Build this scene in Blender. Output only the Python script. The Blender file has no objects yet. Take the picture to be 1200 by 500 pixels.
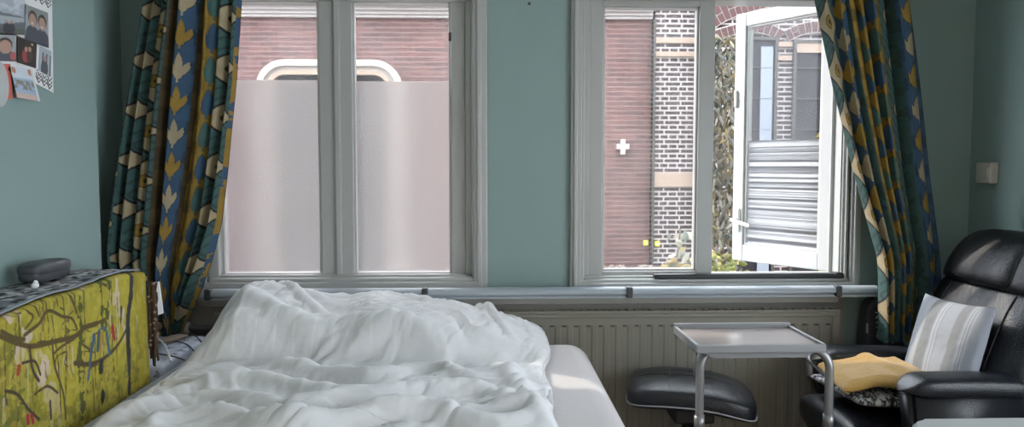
import bpy, bmesh, math, random
import numpy as np
from mathutils import Vector, Matrix, Euler
from mathutils.geometry import tessellate_polygon
random.seed(7); rng = np.random.RandomState(11)
SC = bpy.context.scene
COL = SC.collection
PI = math.pi

# ------------------------------------------------------------------ camera
CAMZ, F = 1.24, 900.0
YAW, PITCH = math.radians(2.0), math.radians(3.5)
cam = bpy.data.cameras.new('camera'); cam_o = bpy.data.objects.new('camera', cam); COL.objects.link(cam_o)
cam_o.location = (0, 0, CAMZ)
cam_o.rotation_euler = (math.radians(90)-PITCH, 0, -YAW)
cam.sensor_fit = 'HORIZONTAL'; cam.sensor_width = 36; cam.lens = 36*F/1200
cam.clip_start = 0.05; cam.clip_end = 200
SC.camera = cam_o
CM = Euler(cam_o.rotation_euler).to_matrix()
def ray(px, py): return CM @ Vector(((px-600)/F, -(py-250)/F, -1.0))
def atY(px, py, Y): d = ray(px, py); t = Y/d.y; return Vector((d.x*t, Y, CAMZ+d.z*t))
def atX(px, py, X): d = ray(px, py); t = X/d.x; return Vector((X, d.y*t, CAMZ+d.z*t))
def atZ(px, py, Z): d = ray(px, py); t = (Z-CAMZ)/d.z; return Vector((d.x*t, d.y*t, Z))
def wx(px, Y, py=200): return atY(px, py, Y).x
def wz(py, Y, px=600): return atY(px, py, Y).z

# ------------------------------------------------------------------ materials
def mat(name, color=(.5,.5,.5), rough=.5, metal=0., bump=0., bscale=40., var=0., vscale=6., spec=.5, sheen=0., attr=None, coat=0.):
    m = bpy.data.materials.new(name); m.use_nodes = True
    nt = m.node_tree; N = nt.nodes; L = nt.links
    b = N['Principled BSDF']
    b.inputs['Base Color'].default_value = (*color, 1); b.inputs['Roughness'].default_value = rough
    b.inputs['Metallic'].default_value = metal; b.inputs['Specular IOR Level'].default_value = spec
    b.inputs['Sheen Weight'].default_value = sheen; b.inputs['Coat Weight'].default_value = coat
    tc = N.new('ShaderNodeTexCoord')
    src = None
    if attr:
        a = N.new('ShaderNodeAttribute'); a.attribute_name = attr; src = a.outputs['Color']
        L.new(src, b.inputs['Base Color'])
    if var:
        n = N.new('ShaderNodeTexNoise'); n.inputs['Scale'].default_value = vscale; n.inputs['Detail'].default_value = 5
        L.new(tc.outputs['Object'], n.inputs['Vector'])
        mp = N.new('ShaderNodeMapRange'); mp.inputs['To Min'].default_value = 1-var; mp.inputs['To Max'].default_value = 1+var
        L.new(n.outputs['Fac'], mp.inputs['Value'])
        mx = N.new('ShaderNodeMix'); mx.data_type = 'RGBA'; mx.blend_type = 'MULTIPLY'; mx.inputs['Factor'].default_value = 1
        if src: L.new(src, mx.inputs['A'])
        else: mx.inputs['A'].default_value = (*color, 1)
        L.new(mp.outputs['Result'], mx.inputs['B']); L.new(mx.outputs['Result'], b.inputs['Base Color'])
    if bump:
        n = N.new('ShaderNodeTexNoise'); n.inputs['Scale'].default_value = bscale; n.inputs['Detail'].default_value = 4
        L.new(tc.outputs['Object'], n.inputs['Vector'])
        bp = N.new('ShaderNodeBump'); bp.inputs['Strength'].default_value = bump; bp.inputs['Distance'].default_value = .01
        L.new(n.outputs['Fac'], bp.inputs['Height']); L.new(bp.outputs['Normal'], b.inputs['Normal'])
    return m

def leather(name, color):
    m = mat(name, color, .36, spec=.5)
    nt = m.node_tree; N = nt.nodes; L = nt.links; b = N['Principled BSDF']
    tc = N.new('ShaderNodeTexCoord'); v = N.new('ShaderNodeTexVoronoi'); v.inputs['Scale'].default_value = 260
    n = N.new('ShaderNodeTexNoise'); n.inputs['Scale'].default_value = 9; n.inputs['Detail'].default_value = 3
    L.new(tc.outputs['Object'], v.inputs['Vector']); L.new(tc.outputs['Object'], n.inputs['Vector'])
    a = N.new('ShaderNodeMath'); a.operation = 'MULTIPLY_ADD'; a.inputs[1].default_value = 8
    L.new(n.outputs['Fac'], a.inputs[0]); L.new(v.outputs['Distance'], a.inputs[2])
    bp = N.new('ShaderNodeBump'); bp.inputs['Strength'].default_value = .18; bp.inputs['Distance'].default_value = .006
    L.new(a.outputs[0], bp.inputs['Height']); L.new(bp.outputs['Normal'], b.inputs['Normal'])
    return m

def brick(name, c1, c2, mortar, w=.235, h=.0556, ms=.008, squash=1., freq=2, bias=0., smooth=.15, mottle=.25):
    m = mat(name, c1, .85)
    nt = m.node_tree; N = nt.nodes; L = nt.links; b = N['Principled BSDF']
    tc = N.new('ShaderNodeTexCoord'); sx = N.new('ShaderNodeSeparateXYZ'); cx = N.new('ShaderNodeCombineXYZ')
    L.new(tc.outputs['Object'], sx.inputs[0]); L.new(sx.outputs['X'], cx.inputs['X']); L.new(sx.outputs['Z'], cx.inputs['Y'])
    t = N.new('ShaderNodeTexBrick'); L.new(cx.outputs[0], t.inputs['Vector'])
    t.squash = squash; t.squash_frequency = freq; t.offset = .5
    for k, v in (('Scale', 1), ('Mortar Size', ms), ('Mortar Smooth', smooth), ('Bias', bias), ('Brick Width', w), ('Row Height', h)):
        t.inputs[k].default_value = v
    t.inputs['Color1'].default_value = (*c1, 1); t.inputs['Color2'].default_value = (*c2, 1); t.inputs['Mortar'].default_value = (*mortar, 1)
    n = N.new('ShaderNodeTexNoise'); n.inputs['Scale'].default_value = 3.5; n.inputs['Detail'].default_value = 6
    L.new(tc.outputs['Object'], n.inputs['Vector'])
    mp = N.new('ShaderNodeMapRange'); mp.inputs['To Min'].default_value = 1-mottle; mp.inputs['To Max'].default_value = 1+mottle
    L.new(n.outputs['Fac'], mp.inputs['Value'])
    mx = N.new('ShaderNodeMix'); mx.data_type = 'RGBA'; mx.blend_type = 'MULTIPLY'; mx.inputs['Factor'].default_value = 1
    L.new(t.outputs['Color'], mx.inputs['A']); L.new(mp.outputs['Result'], mx.inputs['B'])
    L.new(mx.outputs['Result'], b.inputs['Base Color'])
    bp = N.new('ShaderNodeBump'); bp.inputs['Strength'].default_value = .3; bp.inputs['Distance'].default_value = .01; bp.invert = True
    L.new(t.outputs['Fac'], bp.inputs['Height']); L.new(bp.outputs['Normal'], b.inputs['Normal'])
    return m

def glass(name, tint=(.96,.97,.97), dust=.04, refl=1.0):
    m = bpy.data.materials.new(name); m.use_nodes = True
    nt = m.node_tree; N = nt.nodes; L = nt.links; N.remove(N['Principled BSDF']); out = N['Material Output']
    t = N.new('ShaderNodeBsdfTransparent'); t.inputs['Color'].default_value = (*tint, 1)
    g = N.new('ShaderNodeBsdfGlossy'); g.inputs['Roughness'].default_value = .01
    fr = N.new('ShaderNodeLayerWeight'); fr.inputs['Blend'].default_value = .5
    pw = N.new('ShaderNodeMath'); pw.operation = 'POWER'; pw.inputs[1].default_value = 5; L.new(fr.outputs['Facing'], pw.inputs[0])
    mu = N.new('ShaderNodeMath'); mu.operation = 'MULTIPLY_ADD'; mu.inputs[1].default_value = .96*refl; mu.inputs[2].default_value = .035*refl
    L.new(pw.outputs[0], mu.inputs[0])
    m1 = N.new('ShaderNodeMixShader'); L.new(mu.outputs[0], m1.inputs[0]); L.new(t.outputs[0], m1.inputs[1]); L.new(g.outputs[0], m1.inputs[2])
    d = N.new('ShaderNodeBsdfTranslucent'); d.inputs['Color'].default_value = (.9,.9,.9,1)
    tc = N.new('ShaderNodeTexCoord'); n = N.new('ShaderNodeTexNoise'); n.inputs['Scale'].default_value = 6
    L.new(tc.outputs['Object'], n.inputs['Vector'])
    mm = N.new('ShaderNodeMath'); mm.operation = 'MULTIPLY'; mm.inputs[1].default_value = dust*2; L.new(n.outputs['Fac'], mm.inputs[0])
    m2 = N.new('ShaderNodeMixShader'); L.new(mm.outputs[0], m2.inputs[0]); L.new(m1.outputs[0], m2.inputs[1]); L.new(d.outputs[0], m2.inputs[2])
    L.new(m2.outputs[0], out.inputs['Surface'])
    return m

def frosted(name):
    m = bpy.data.materials.new(name); m.use_nodes = True
    nt = m.node_tree; N = nt.nodes; L = nt.links; N.remove(N['Principled BSDF']); out = N['Material Output']
    tc = N.new('ShaderNodeTexCoord')
    n = N.new('ShaderNodeTexNoise'); n.inputs['Scale'].default_value = 130; n.inputs['Detail'].default_value = 3
    L.new(tc.outputs['Object'], n.inputs['Vector'])
    bp = N.new('ShaderNodeBump'); bp.inputs['Strength'].default_value = .5; bp.inputs['Distance'].default_value = .004
    L.new(n.outputs['Fac'], bp.inputs['Height'])
    r = N.new('ShaderNodeBsdfRefraction'); r.inputs['Roughness'].default_value = .30; r.inputs['IOR'].default_value = 1.12
    r.inputs['Color'].default_value = (.85,.83,.83,1); L.new(bp.outputs['Normal'], r.inputs['Normal'])
    t = N.new('ShaderNodeBsdfTranslucent'); t.inputs['Color'].default_value = (.62,.58,.57,1)
    df = N.new('ShaderNodeBsdfDiffuse'); df.inputs['Color'].default_value = (.8,.8,.8,1)
    gl = N.new('ShaderNodeBsdfGlossy'); gl.inputs['Roughness'].default_value = .25; L.new(bp.outputs['Normal'], gl.inputs['Normal'])
    v = N.new('ShaderNodeTexVoronoi'); v.inputs['Scale'].default_value = 75; L.new(tc.outputs['Object'], v.inputs['Vector'])
    lt = N.new('ShaderNodeMath'); lt.operation = 'LESS_THAN'; lt.inputs[1].default_value = .17; L.new(v.outputs['Distance'], lt.inputs[0])
    n2 = N.new('ShaderNodeTexNoise'); n2.inputs['Scale'].default_value = 3.2; L.new(tc.outputs['Object'], n2.inputs['Vector'])
    gt = N.new('ShaderNodeMath'); gt.operation = 'GREATER_THAN'; gt.inputs[1].default_value = .54; L.new(n2.outputs['Fac'], gt.inputs[0])
    sp = N.new('ShaderNodeMath'); sp.operation = 'MULTIPLY'; L.new(lt.outputs[0], sp.inputs[0]); L.new(gt.outputs[0], sp.inputs[1])
    fac = N.new('ShaderNodeMath'); fac.operation = 'MULTIPLY_ADD'; fac.inputs[1].default_value = .0; fac.inputs[2].default_value = .13; L.new(sp.outputs[0], fac.inputs[0])
    m1 = N.new('ShaderNodeMixShader'); L.new(fac.outputs[0], m1.inputs[0]); L.new(r.outputs[0], m1.inputs[1]); L.new(t.outputs[0], m1.inputs[2])
    m2 = N.new('ShaderNodeMixShader'); m2.inputs[0].default_value = .06; L.new(m1.outputs[0], m2.inputs[1]); L.new(df.outputs[0], m2.inputs[2])
    m3 = N.new('ShaderNodeMixShader'); m3.inputs[0].default_value = .05; L.new(m2.outputs[0], m3.inputs[1]); L.new(gl.outputs[0], m3.inputs[2])
    L.new(m3.outputs[0], out.inputs['Surface'])
    return m

def striped_film(name):
    m = bpy.data.materials.new(name); m.use_nodes = True
    nt = m.node_tree; N = nt.nodes; L = nt.links; N.remove(N['Principled BSDF']); out = N['Material Output']
    tc = N.new('ShaderNodeTexCoord'); sx = N.new('ShaderNodeSeparateXYZ'); L.new(tc.outputs['Object'], sx.inputs[0])
    n = N.new('ShaderNodeTexNoise'); n.noise_dimensions = '1D'; n.inputs['Scale'].default_value = 58; n.inputs['Detail'].default_value = 4
    n.inputs['Roughness'].default_value = .75
    L.new(sx.outputs['Z'], n.inputs['W'])
    cr = N.new('ShaderNodeValToRGB'); cr.color_ramp.interpolation = 'LINEAR'
    e = cr.color_ramp.elements; e[0].position = .47; e[0].color = (.10,.10,.10,1); e[1].position = .56; e[1].color = (.85,.85,.85,1)
    L.new(n.outputs['Fac'], cr.inputs[0])
    d = N.new('ShaderNodeBsdfDiffuse'); d.inputs['Color'].default_value = (.7,.69,.68,1)
    t = N.new('ShaderNodeBsdfTranslucent'); t.inputs['Color'].default_value = (.85,.85,.86,1)
    a = N.new('ShaderNodeMixShader'); a.inputs[0].default_value = .45; L.new(d.outputs[0], a.inputs[1]); L.new(t.outputs[0], a.inputs[2])
    r = N.new('ShaderNodeBsdfRefraction'); r.inputs['Roughness'].default_value = .3; r.inputs['IOR'].default_value = 1.1; r.inputs['Color'].default_value = (.62,.61,.62,1)
    b = N.new('ShaderNodeMixShader'); L.new(cr.outputs[0], b.inputs[0]); L.new(r.outputs[0], b.inputs[1]); L.new(a.outputs[0], b.inputs[2])
    L.new(b.outputs[0], out.inputs['Surface'])
    return m

M = {}
M['teal'] = mat('teal_wall_paint', (.225,.315,.300), .55, bump=.08, bscale=120, var=.04, vscale=2)
M['white'] = mat('white_gloss_paint', (.39,.395,.38), .32, var=.03, vscale=5)
M['sashwhite'] = mat('white_window_paint', (.50,.485,.475), .35)
M['sill'] = mat('bluegrey_sill', (.36,.40,.44), .35, var=.05)
M['clip'] = mat('dark_clip', (.05,.055,.06), .4)
M['panel'] = mat('beige_panel', (.30,.295,.27), .5, var=.05, vscale=3)
M['rad'] = mat('radiator_enamel', (.24,.225,.19), .4, var=.05, vscale=3)
M['dark'] = mat('dark_slot', (.05,.047,.042), .7)
M['black'] = mat('black_plastic', (.012,.012,.014), .4)
M['floor'] = mat('wood_floor', (.30,.20,.12), .45, var=.3, vscale=4)
M['ceiling'] = mat('ceiling_paint', (.75,.75,.73), .8)
M['leather'] = leather('black_leather', (.011,.013,.018))
M['stitch'] = mat('pale_piping', (.35,.36,.38), .4)
M['steel'] = mat('grey_tube', (.25,.25,.255), .35, metal=.6)
M['tray'] = mat('tray_laminate', (.30,.255,.24), .22, var=.08, vscale=12)
M['traylip'] = mat('tray_lip', (.22,.225,.235), .4)
M['sheet'] = mat('fitted_sheet', (.52,.49,.49), .85, bump=.1, bscale=60, sheen=.2)
M['greysheet'] = mat('grey_valance', (.27,.29,.33), .9, bump=.1, bscale=80)
M['duvet'] = mat('duvet_cotton', (.74,.75,.77), .85, bump=.12, bscale=45, sheen=.2, attr='Col')
M['cloth'] = mat('printed_cloth', (.5,.5,.5), .85, bump=.1, bscale=200, attr='Col')
M['print'] = mat('photo_print', (.5,.5,.5), .35, attr='Col')
M['paper'] = mat('white_paper', (.74,.74,.74), .6)
M['redcard'] = mat('red_card', (.62,.13,.10), .5)
M['plastic'] = mat('clear_sleeve', (.75,.78,.8), .15)
M['case'] = mat('dark_grey_case', (.055,.058,.066), .45, bump=.1, bscale=300)
M['tan'] = mat('tan_wood', (.30,.245,.185), .5, var=.15)
M['fringe'] = mat('brown_fringe', (.06,.035,.02), .9)
M['bead'] = mat('bead', (.28,.2,.14), .5)
M['mustard'] = mat('mustard_wool', (.40,.235,.055), .95, bump=.35, bscale=90, sheen=.3)
M['whitecable'] = mat('white_cable', (.7,.7,.68), .4)
M['socket'] = mat('cream_socket', (.50,.47,.42), .4)
M['greytop'] = mat('grey_tabletop', (.42,.44,.44), .35, var=.05)
M['letter'] = mat('white_lettering', (.8,.8,.8), .5)
M['brass'] = mat('handle_metal', (.75,.74,.72), .25, metal=.8)
M['redbrick'] = brick('red_brick', (.13,.060,.053), (.08,.040,.037), (.21,.15,.14), ms=.0045, mottle=.3)
M['darkbrick'] = brick('dark_brick', (.050,.030,.030), (.035,.024,.026), (.36,.335,.315), w=.19, ms=.010, squash=.55)
M['vouss'] = mat('arch_brick', (.075,.036,.034), .85, var=.35, vscale=9)
M['mortar'] = mat('mortar', (.36,.335,.315), .9)
M['stone'] = mat('sandstone', (.30,.225,.17), .85, var=.12)
M['cornice'] = mat('white_cornice', (.40,.375,.36), .6)
M['surround'] = mat('cream_surround', (.38,.355,.32), .6)
M['housewin'] = mat('window_dark_glass', (.028,.026,.028), .4, spec=.2)
M['housecurtain'] = mat('pale_blue_blind', (.22,.25,.285), .8)
M['street'] = mat('street_paving', (.25,.22,.21), .9, var=.2)
M['leaf'] = mat('dry_leaves', (.30,.29,.21), .7, var=.45, vscale=9, attr='Col')
M['stem'] = mat('stem', (.20,.17,.12), .9)
M['yellow'] = mat('yellow_plate', (.85,.78,.01), .5)
M['glass'] = glass('pane_glass', dust=.018)
M['sashglass'] = glass('sash_glass', (.86,.87,.88), .006, .35)
M['frost'] = frosted('frosted_film')
M['film'] = striped_film('striped_film')

# ------------------------------------------------------------------ mesh helpers
class MB:
    def __init__(s): s.bm = bmesh.new()
    def box(s, lo, hi, bev=0., seg=2, mtx=None):
        b = bmesh.new(); bmesh.ops.create_cube(b, size=1)
        lo, hi = Vector(lo), Vector(hi)
        for v in b.verts: v.co = Vector([lo[i]+(v.co[i]+.5)*(hi[i]-lo[i]) for i in range(3)])
        if bev: bmesh.ops.bevel(b, geom=b.edges[:], offset=bev, segments=seg, affect='EDGES', profile=.5)
        if mtx: bmesh.ops.transform(b, matrix=mtx, verts=b.verts)
        s.add(b); return s
    def add(s, b):
        me = bpy.data.meshes.new('tmp'); b.to_mesh(me); b.free(); s.bm.from_mesh(me); bpy.data.meshes.remove(me)
    def tube(s, pts, r, n=10, caps=True):
        pts = [Vector(p) for p in pts]; rings = []; up = None
        for i, p in enumerate(pts):
            d = (pts[min(i+1, len(pts)-1)]-pts[max(i-1, 0)]).normalized()
            if up is None: up = Vector((0,0,1)) if abs(d.z) < .9 else Vector((1,0,0))
            a = d.cross(up).normalized(); b = a.cross(d).normalized(); up = b
            rr = r[i] if isinstance(r, (list, tuple)) else r
            rings.append([s.bm.verts.new(p+a*math.cos(2*PI*k/n)*rr+b*math.sin(2*PI*k/n)*rr) for k in range(n)])
        s.rings(rings, caps); return s
    def rings(s, rings, caps=True):
        n = len(rings[0])
        for A, B in zip(rings, rings[1:]):
            for k in range(n): s.bm.faces.new((A[k], A[(k+1)%n], B[(k+1)%n], B[k]))
        if caps:
            s.bm.faces.new(rings[0][::-1]); s.bm.faces.new(rings[-1])
    def loft(s, secs, caps=True):
        s.rings([[s.bm.verts.new(Vector(p)) for p in sec] for sec in secs], caps); return s
    def prism(s, poly, off):
        off = Vector(off); a = [s.bm.verts.new(Vector(p)) for p in poly]; b = [s.bm.verts.new(Vector(p)+off) for p in poly]
        n = len(a)
        for k in range(n): s.bm.faces.new((a[k], a[(k+1)%n], b[(k+1)%n], b[k]))
        s.bm.faces.new(a[::-1]); s.bm.faces.new(b); return s
    def pillow(s, c, size, e1=.35, e2=.35, nu=28, nv=16, mtx=None, fn=None):
        c = Vector(c); sg = lambda x, e: math.copysign(abs(x)**e, x)
        rings = []
        for j in range(1, nv):
            ph = -PI/2+PI*j/nv; ring = []
            for i in range(nu):
                th = 2*PI*i/nu
                p = Vector((sg(math.cos(ph), e1)*sg(math.cos(th), e2)*size[0]/2, sg(math.cos(ph), e1)*sg(math.sin(th), e2)*size[1]/2, sg(math.sin(ph), e1)*size[2]/2))
                if fn: p = fn(p)
                if mtx: p = mtx @ p
                ring.append(s.bm.verts.new(c+p))
            rings.append(ring)
        s.rings(rings); return s
    def grid(s, fn, nu, nv):
        V = [[s.bm.verts.new(Vector(fn(i/(nu-1), j/(nv-1)))) for i in range(nu)] for j in range(nv)]
        for j in range(nv-1):
            for i in range(nu-1): s.bm.faces.new((V[j][i], V[j][i+1], V[j+1][i+1], V[j+1][i]))
        return s
    def build(s, name, m, parent=None, smooth=False, subsurf=0):
        bmesh.ops.recalc_face_normals(s.bm, faces=s.bm.faces[:])
        me = bpy.data.meshes.new(name); s.bm.to_mesh(me); s.bm.free()
        return link(name, me, m, parent, smooth, subsurf)

def link(name, me, m, parent=None, smooth=False, subsurf=0):
    me.materials.append(M[m] if isinstance(m, str) else m)
    if smooth: me.polygons.foreach_set('use_smooth', [True]*len(me.polygons))
    o = bpy.data.objects.new(name, me); COL.objects.link(o)
    if parent:
        o.parent = parent
        o.matrix_parent_inverse = world_of(parent).inverted()
    if subsurf:
        md = o.modifiers.new('sub', 'SUBSURF'); md.levels = subsurf; md.render_levels = subsurf
    return o
def world_of(o):
    w = Matrix.Translation(o.location) @ o.rotation_euler.to_matrix().to_4x4()
    return (world_of(o.parent) @ o.matrix_parent_inverse @ w) if o.parent else w

def np_grid(name, P, C, m, parent=None, thick=0., smooth=True, off=-1.):
    """P (nv,nu,3) positions, C (nv,nu,3) linear colours or None."""
    nv, nu = P.shape[:2]
    me = bpy.data.meshes.new(name)
    idx = np.arange(nv*nu).reshape(nv, nu)
    q = np.stack([idx[:-1,:-1], idx[:-1,1:], idx[1:,1:], idx[1:,:-1]], -1).reshape(-1, 4)
    me.from_pydata(P.reshape(-1,3).tolist(), [], q.tolist())
    if C is not None:
        a = me.color_attributes.new('Col', 'FLOAT_COLOR', 'POINT')
        c4 = np.concatenate([C.reshape(-1,3), np.ones((nv*nu,1))], 1).astype(np.float32)
        a.data.foreach_set('color', c4.ravel())
    o = link(name, me, m, parent, smooth)
    if thick:
        md = o.modifiers.new('solid', 'SOLIDIFY'); md.thickness = thick; md.offset = off
    return o

def tag(o, label=None, cat=None, group=None, kind=None):
    if label: o['label'] = label
    if cat: o['category'] = cat
    if group: o['group'] = group
    if kind: o['kind'] = kind
    return o
def empty(name, loc, label=None, cat=None, group=None, kind=None):
    o = bpy.data.objects.new(name, None); COL.objects.link(o); o.location = loc; o.empty_display_size = .05
    return tag(o, label, cat, group, kind)
def struct(o, label=None): o['kind'] = 'structure'; return tag(o, label)

# ------------------------------------------------------------------ numpy noise
def _hash(ix, iy, seed):
    h = (ix.astype(np.int64)*374761393 + iy.astype(np.int64)*668265263 + seed*974634777) & 0x7fffffff
    h = ((h ^ (h >> 13))*1274126177) & 0x7fffffff
    return ((h ^ (h >> 16)) & 0xffff)/65535.
def vnoise(x, y, seed=0):
    ix, iy = np.floor(x), np.floor(y); fx, fy = x-ix, y-iy
    u, v = fx*fx*fx*(fx*(fx*6-15)+10), fy*fy*fy*(fy*(fy*6-15)+10)
    a, b = _hash(ix, iy, seed), _hash(ix+1, iy, seed); c, d = _hash(ix, iy+1, seed), _hash(ix+1, iy+1, seed)
    return (a*(1-u)+b*u)*(1-v)+(c*(1-u)+d*u)*v
def fbm(x, y, o=4, seed=0):
    r = np.zeros_like(x); a = .5; s = 0
    for k in range(o): r += a*vnoise(x*2**k, y*2**k, seed+k*17); s += a; a *= .5
    return r/s
def sstep(a, b, x): t = np.clip((x-a)/(b-a), 0, 1); return t*t*(3-2*t)
def seg_dist(X, Y, pts):
    """distance to polyline and its parameter 0..1"""
    best = np.full(X.shape, 1e9); par = np.zeros(X.shape); n = len(pts)-1
    for i in range(n):
        (x0, y0), (x1, y1) = pts[i], pts[i+1]; dx, dy = x1-x0, y1-y0; L2 = dx*dx+dy*dy+1e-12
        t = np.clip(((X-x0)*dx+(Y-y0)*dy)/L2, 0, 1); d = np.hypot(X-x0-t*dx, Y-y0-t*dy)
        k = d < best; best = np.where(k, d, best); par = np.where(k, (i+t)/n, par)
    return best, par
def put(C, mask, col): 
    mk = np.clip(mask, 0, 1)[..., None]; C[:] = C*(1-mk)+np.array(col)*mk
def spline(pts, n=60):
    pts = np.array(pts, float); m = len(pts); t = np.linspace(0, m-1, n); out = []
    for x in t:
        i = min(int(x), m-2); f = x-i
        p0, p1, p2, p3 = pts[max(i-1,0)], pts[i], pts[i+1], pts[min(i+2,m-1)]
        out.append(.5*((2*p1)+(-p0+p2)*f+(2*p0-5*p1+4*p2-p3)*f*f+(-p0+3*p1-3*p2+p3)*f**3))
    return np.array(out)

# ================================================================== ROOM SHELL
W = 3.0            # inner face of the window wall
TH = .26           # its thickness
XL, XB, XR = wx(146, W), -1.18, wx(1137, W)
YB = atX(115, 150, XB).y
CEIL, REAR = 2.75, -2.2
# window openings (x ranges, z range) in wall
LO = (wx(238, W), wx(566, W)); RO = (wx(673, W), wx(1003, W))
ZS = wz(335, W); ZT = wz(-14, W)
def wallbox(x0, x1, z0, z1, mb): mb.box((x0, W, z0), (x1, W+TH, z1))
wb = MB()
wallbox(XL-.3, LO[0], 0, CEIL, wb); wallbox(LO[1], RO[0], 0, CEIL, wb); wallbox(RO[1], XR+.3, 0, CEIL, wb)
wallbox(LO[0], LO[1], 0, ZS, wb); wallbox(RO[0], RO[1], 0, ZS, wb)
for a_, b_ in (LO, RO): wb.box((a_, W, ZT), (b_, W+.15, CEIL)); wb.box((a_, W+.149, ZT+.25), (b_, W+TH, CEIL))
struct(wb.build('wall_front', 'teal'), 'teal wall with the two windows')
struct(MB().box((XL-.3, YB, 0), (XL, W, CEIL)).build('wall_alcove', 'teal'), 'dark teal alcove wall behind the curtain')
struct(MB().box((XL-.3, REAR, 0), (XB, YB, CEIL), .006).build('wall_left', 'teal'), 'pale teal wall with photos')
rwb = MB()
RW = (-.6, 1.8, .5, 1.8)  # opening for the added fill window, out of view
for y0, y1, z0, z1 in ((REAR, RW[0], 0, CEIL), (RW[1], W, 0, CEIL), (RW[0], RW[1], 0, RW[2]), (RW[0], RW[1], RW[3], CEIL)): rwb.box((XR, y0, z0), (XR+.2, y1, z1))
struct(rwb.build('wall_right', 'teal'), 'teal side wall behind the armchair')
struct(MB().box((XL-.3, REAR-.2, 0), (XR+.3, REAR, CEIL)).build('wall_back', 'ceiling'), 'pale wall behind the viewer')
struct(MB().box((XL-.3, REAR-.2, -.1), (XR+.3, W+TH, 0)).build('floor', 'floor'), 'wooden floor')
struct(MB().box((XL-.3, REAR-.2, CEIL), (XR+.3, W+TH, CEIL+.1)).build('ceiling', 'ceiling'), 'white ceiling')

ow_ = MB()  # house front and roof added out of view to cut skylight on the facades
ow_.box((-8, W+.01, -.35), (XL-.3, W+TH, 5.2)); ow_.box((XR+.3, W+.01, -.35), (9, W+TH, 5.2)); ow_.box((XL-.3, W+.01, CEIL+.1), (XR+.3, W+TH, 5.2))
ow_.box((-8, W-4, 5.0), (9, W+TH, 5.2))
struct(ow_.build('wall_outside_shade', 'redbrick'), 'unseen street front around the room, added to shade the street')
# panel below the sill, lying on the wall
struct(MB().box((wx(205, W), W-.012, .02), (wx(992, W), W, wz(349, W)), .003).build('trim_1', 'panel'), 'beige grey panel behind the radiator')
# architraves
def arch_trim(n, px0, px1):
    m = MB(); x0, x1 = wx(px0, W), wx(px1, W)
    m.box((x0, W-.022, ZS-.005), (x1, W, CEIL-.02), .004)
    m.box((x0+(x1-x0)*.25, W-.032, ZS-.005), (x0+(x1-x0)*.6, W-.02, CEIL-.02), .004)
    struct(m.build('trim_%d' % n, 'white'), None)
arch_trim(2, 555, 571); arch_trim(3, 668, 681); arch_trim(4, 996, 1008); arch_trim(5, 228, 240)

# window sill with a rounded nose, in segments with dark clips
sill = empty('trim_6', (0, W, ZS), 'blue grey window sill with rounded nose', kind='structure')
zs = wz(337, W-.12); zb = wz(350, W-.12)
x0s, x1s = wx(205, W-.1), wx(1034, W-.1)
MB().box((x0s, W-.10, ZS-.028), (x1s, W, ZS-.004), .004).build('sill_board', 'sill', sill)
joints = [205, 240, 497, 739, 986, 1034]
for a, b in zip(joints, joints[1:]):
    xa, xb = wx(a, W-.12)+.006, wx(b, W-.12)-.006
    zc = (zs+zb)/2; h = (zs-zb)/2
    prof = [(W-.105, zc+h)]+[(W-.105-.03*math.sin(t*PI), zc+h*math.cos(t*PI)*1.0) for t in np.linspace(.08, .55, 9)]+[(W-.118, zc-h*.35), (W-.118, zc-h*.5), (W-.126, zc-h*.55), (W-.126, zc-h*.95), (W-.10, zc-h)]
    MB().prism([(xa, y, z) for y, z in prof], (xb-xa, 0, 0)).build('nosing', 'sill', sill, smooth=False)
for a in joints[1:-1]:
    x = wx(a, W-.13)
    MB().box((x-.011, W-.142, zb+.004), (x+.011, W-.10, zs+.003), .004).build('clip', 'clip', sill)
MB().box((x0s, W-.085, zb-.028), (x1s-.15, W-.012, zb+.002), .003).build('apron', 'panel', sill)

# ------------------------------------------------------------------ windows
GY = W+.075     # glass plane
def frame_rect(x0, x1, z0, z1, w, y0, y1, bev=.005, wb_=None, wt=None):
    m = MB(); wb_ = wb_ or w; wt = wt or w
    m.box((x0, y0, z0), (x0+w, y1, z1), bev); m.box((x1-w, y0, z0), (x1, y1, z1), bev)
    m.box((x0+w-.001, y0+.001, z0), (x1-w+.001, y1-.001, z0+wb_), bev); m.box((x0+w-.001, y0+.001, z1-wt), (x1-w+.001, y1-.001, z1), bev)
    return m
win_fill = empty('window_fill', (XR+.1, sum(RW[:2])/2, RW[2]), 'unseen side window added for fill daylight', kind='structure')  # unseen window added to brighten the left wall with daylight
m = MB()
for y0, y1, z0, z1 in ((RW[0], RW[0]+.06, RW[2], RW[3]), (RW[1]-.06, RW[1], RW[2], RW[3]), (.57, .63, RW[2], RW[3]), (RW[0], RW[1], RW[2], RW[2]+.06), (RW[0], RW[1], RW[3]-.06, RW[3])): m.box((XR+.08, y0, z0), (XR+.13, y1, z1), .005)
m.build('window_frame', 'white', win_fill)
MB().box((XR+.10, RW[0]+.03, RW[2]+.03), (XR+.104, RW[1]-.03, RW[3]-.03)).build('pane', 'glass', win_fill)
win1 = empty('window_1', (sum(LO)/2, W, ZS), 'left window with frosted lower panes', kind='structure')
frame_rect(LO[0], LO[1], ZS, ZT, .045, W+.02, W+.14).build('window_frame', 'white', win1)
SF = W+.045
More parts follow.
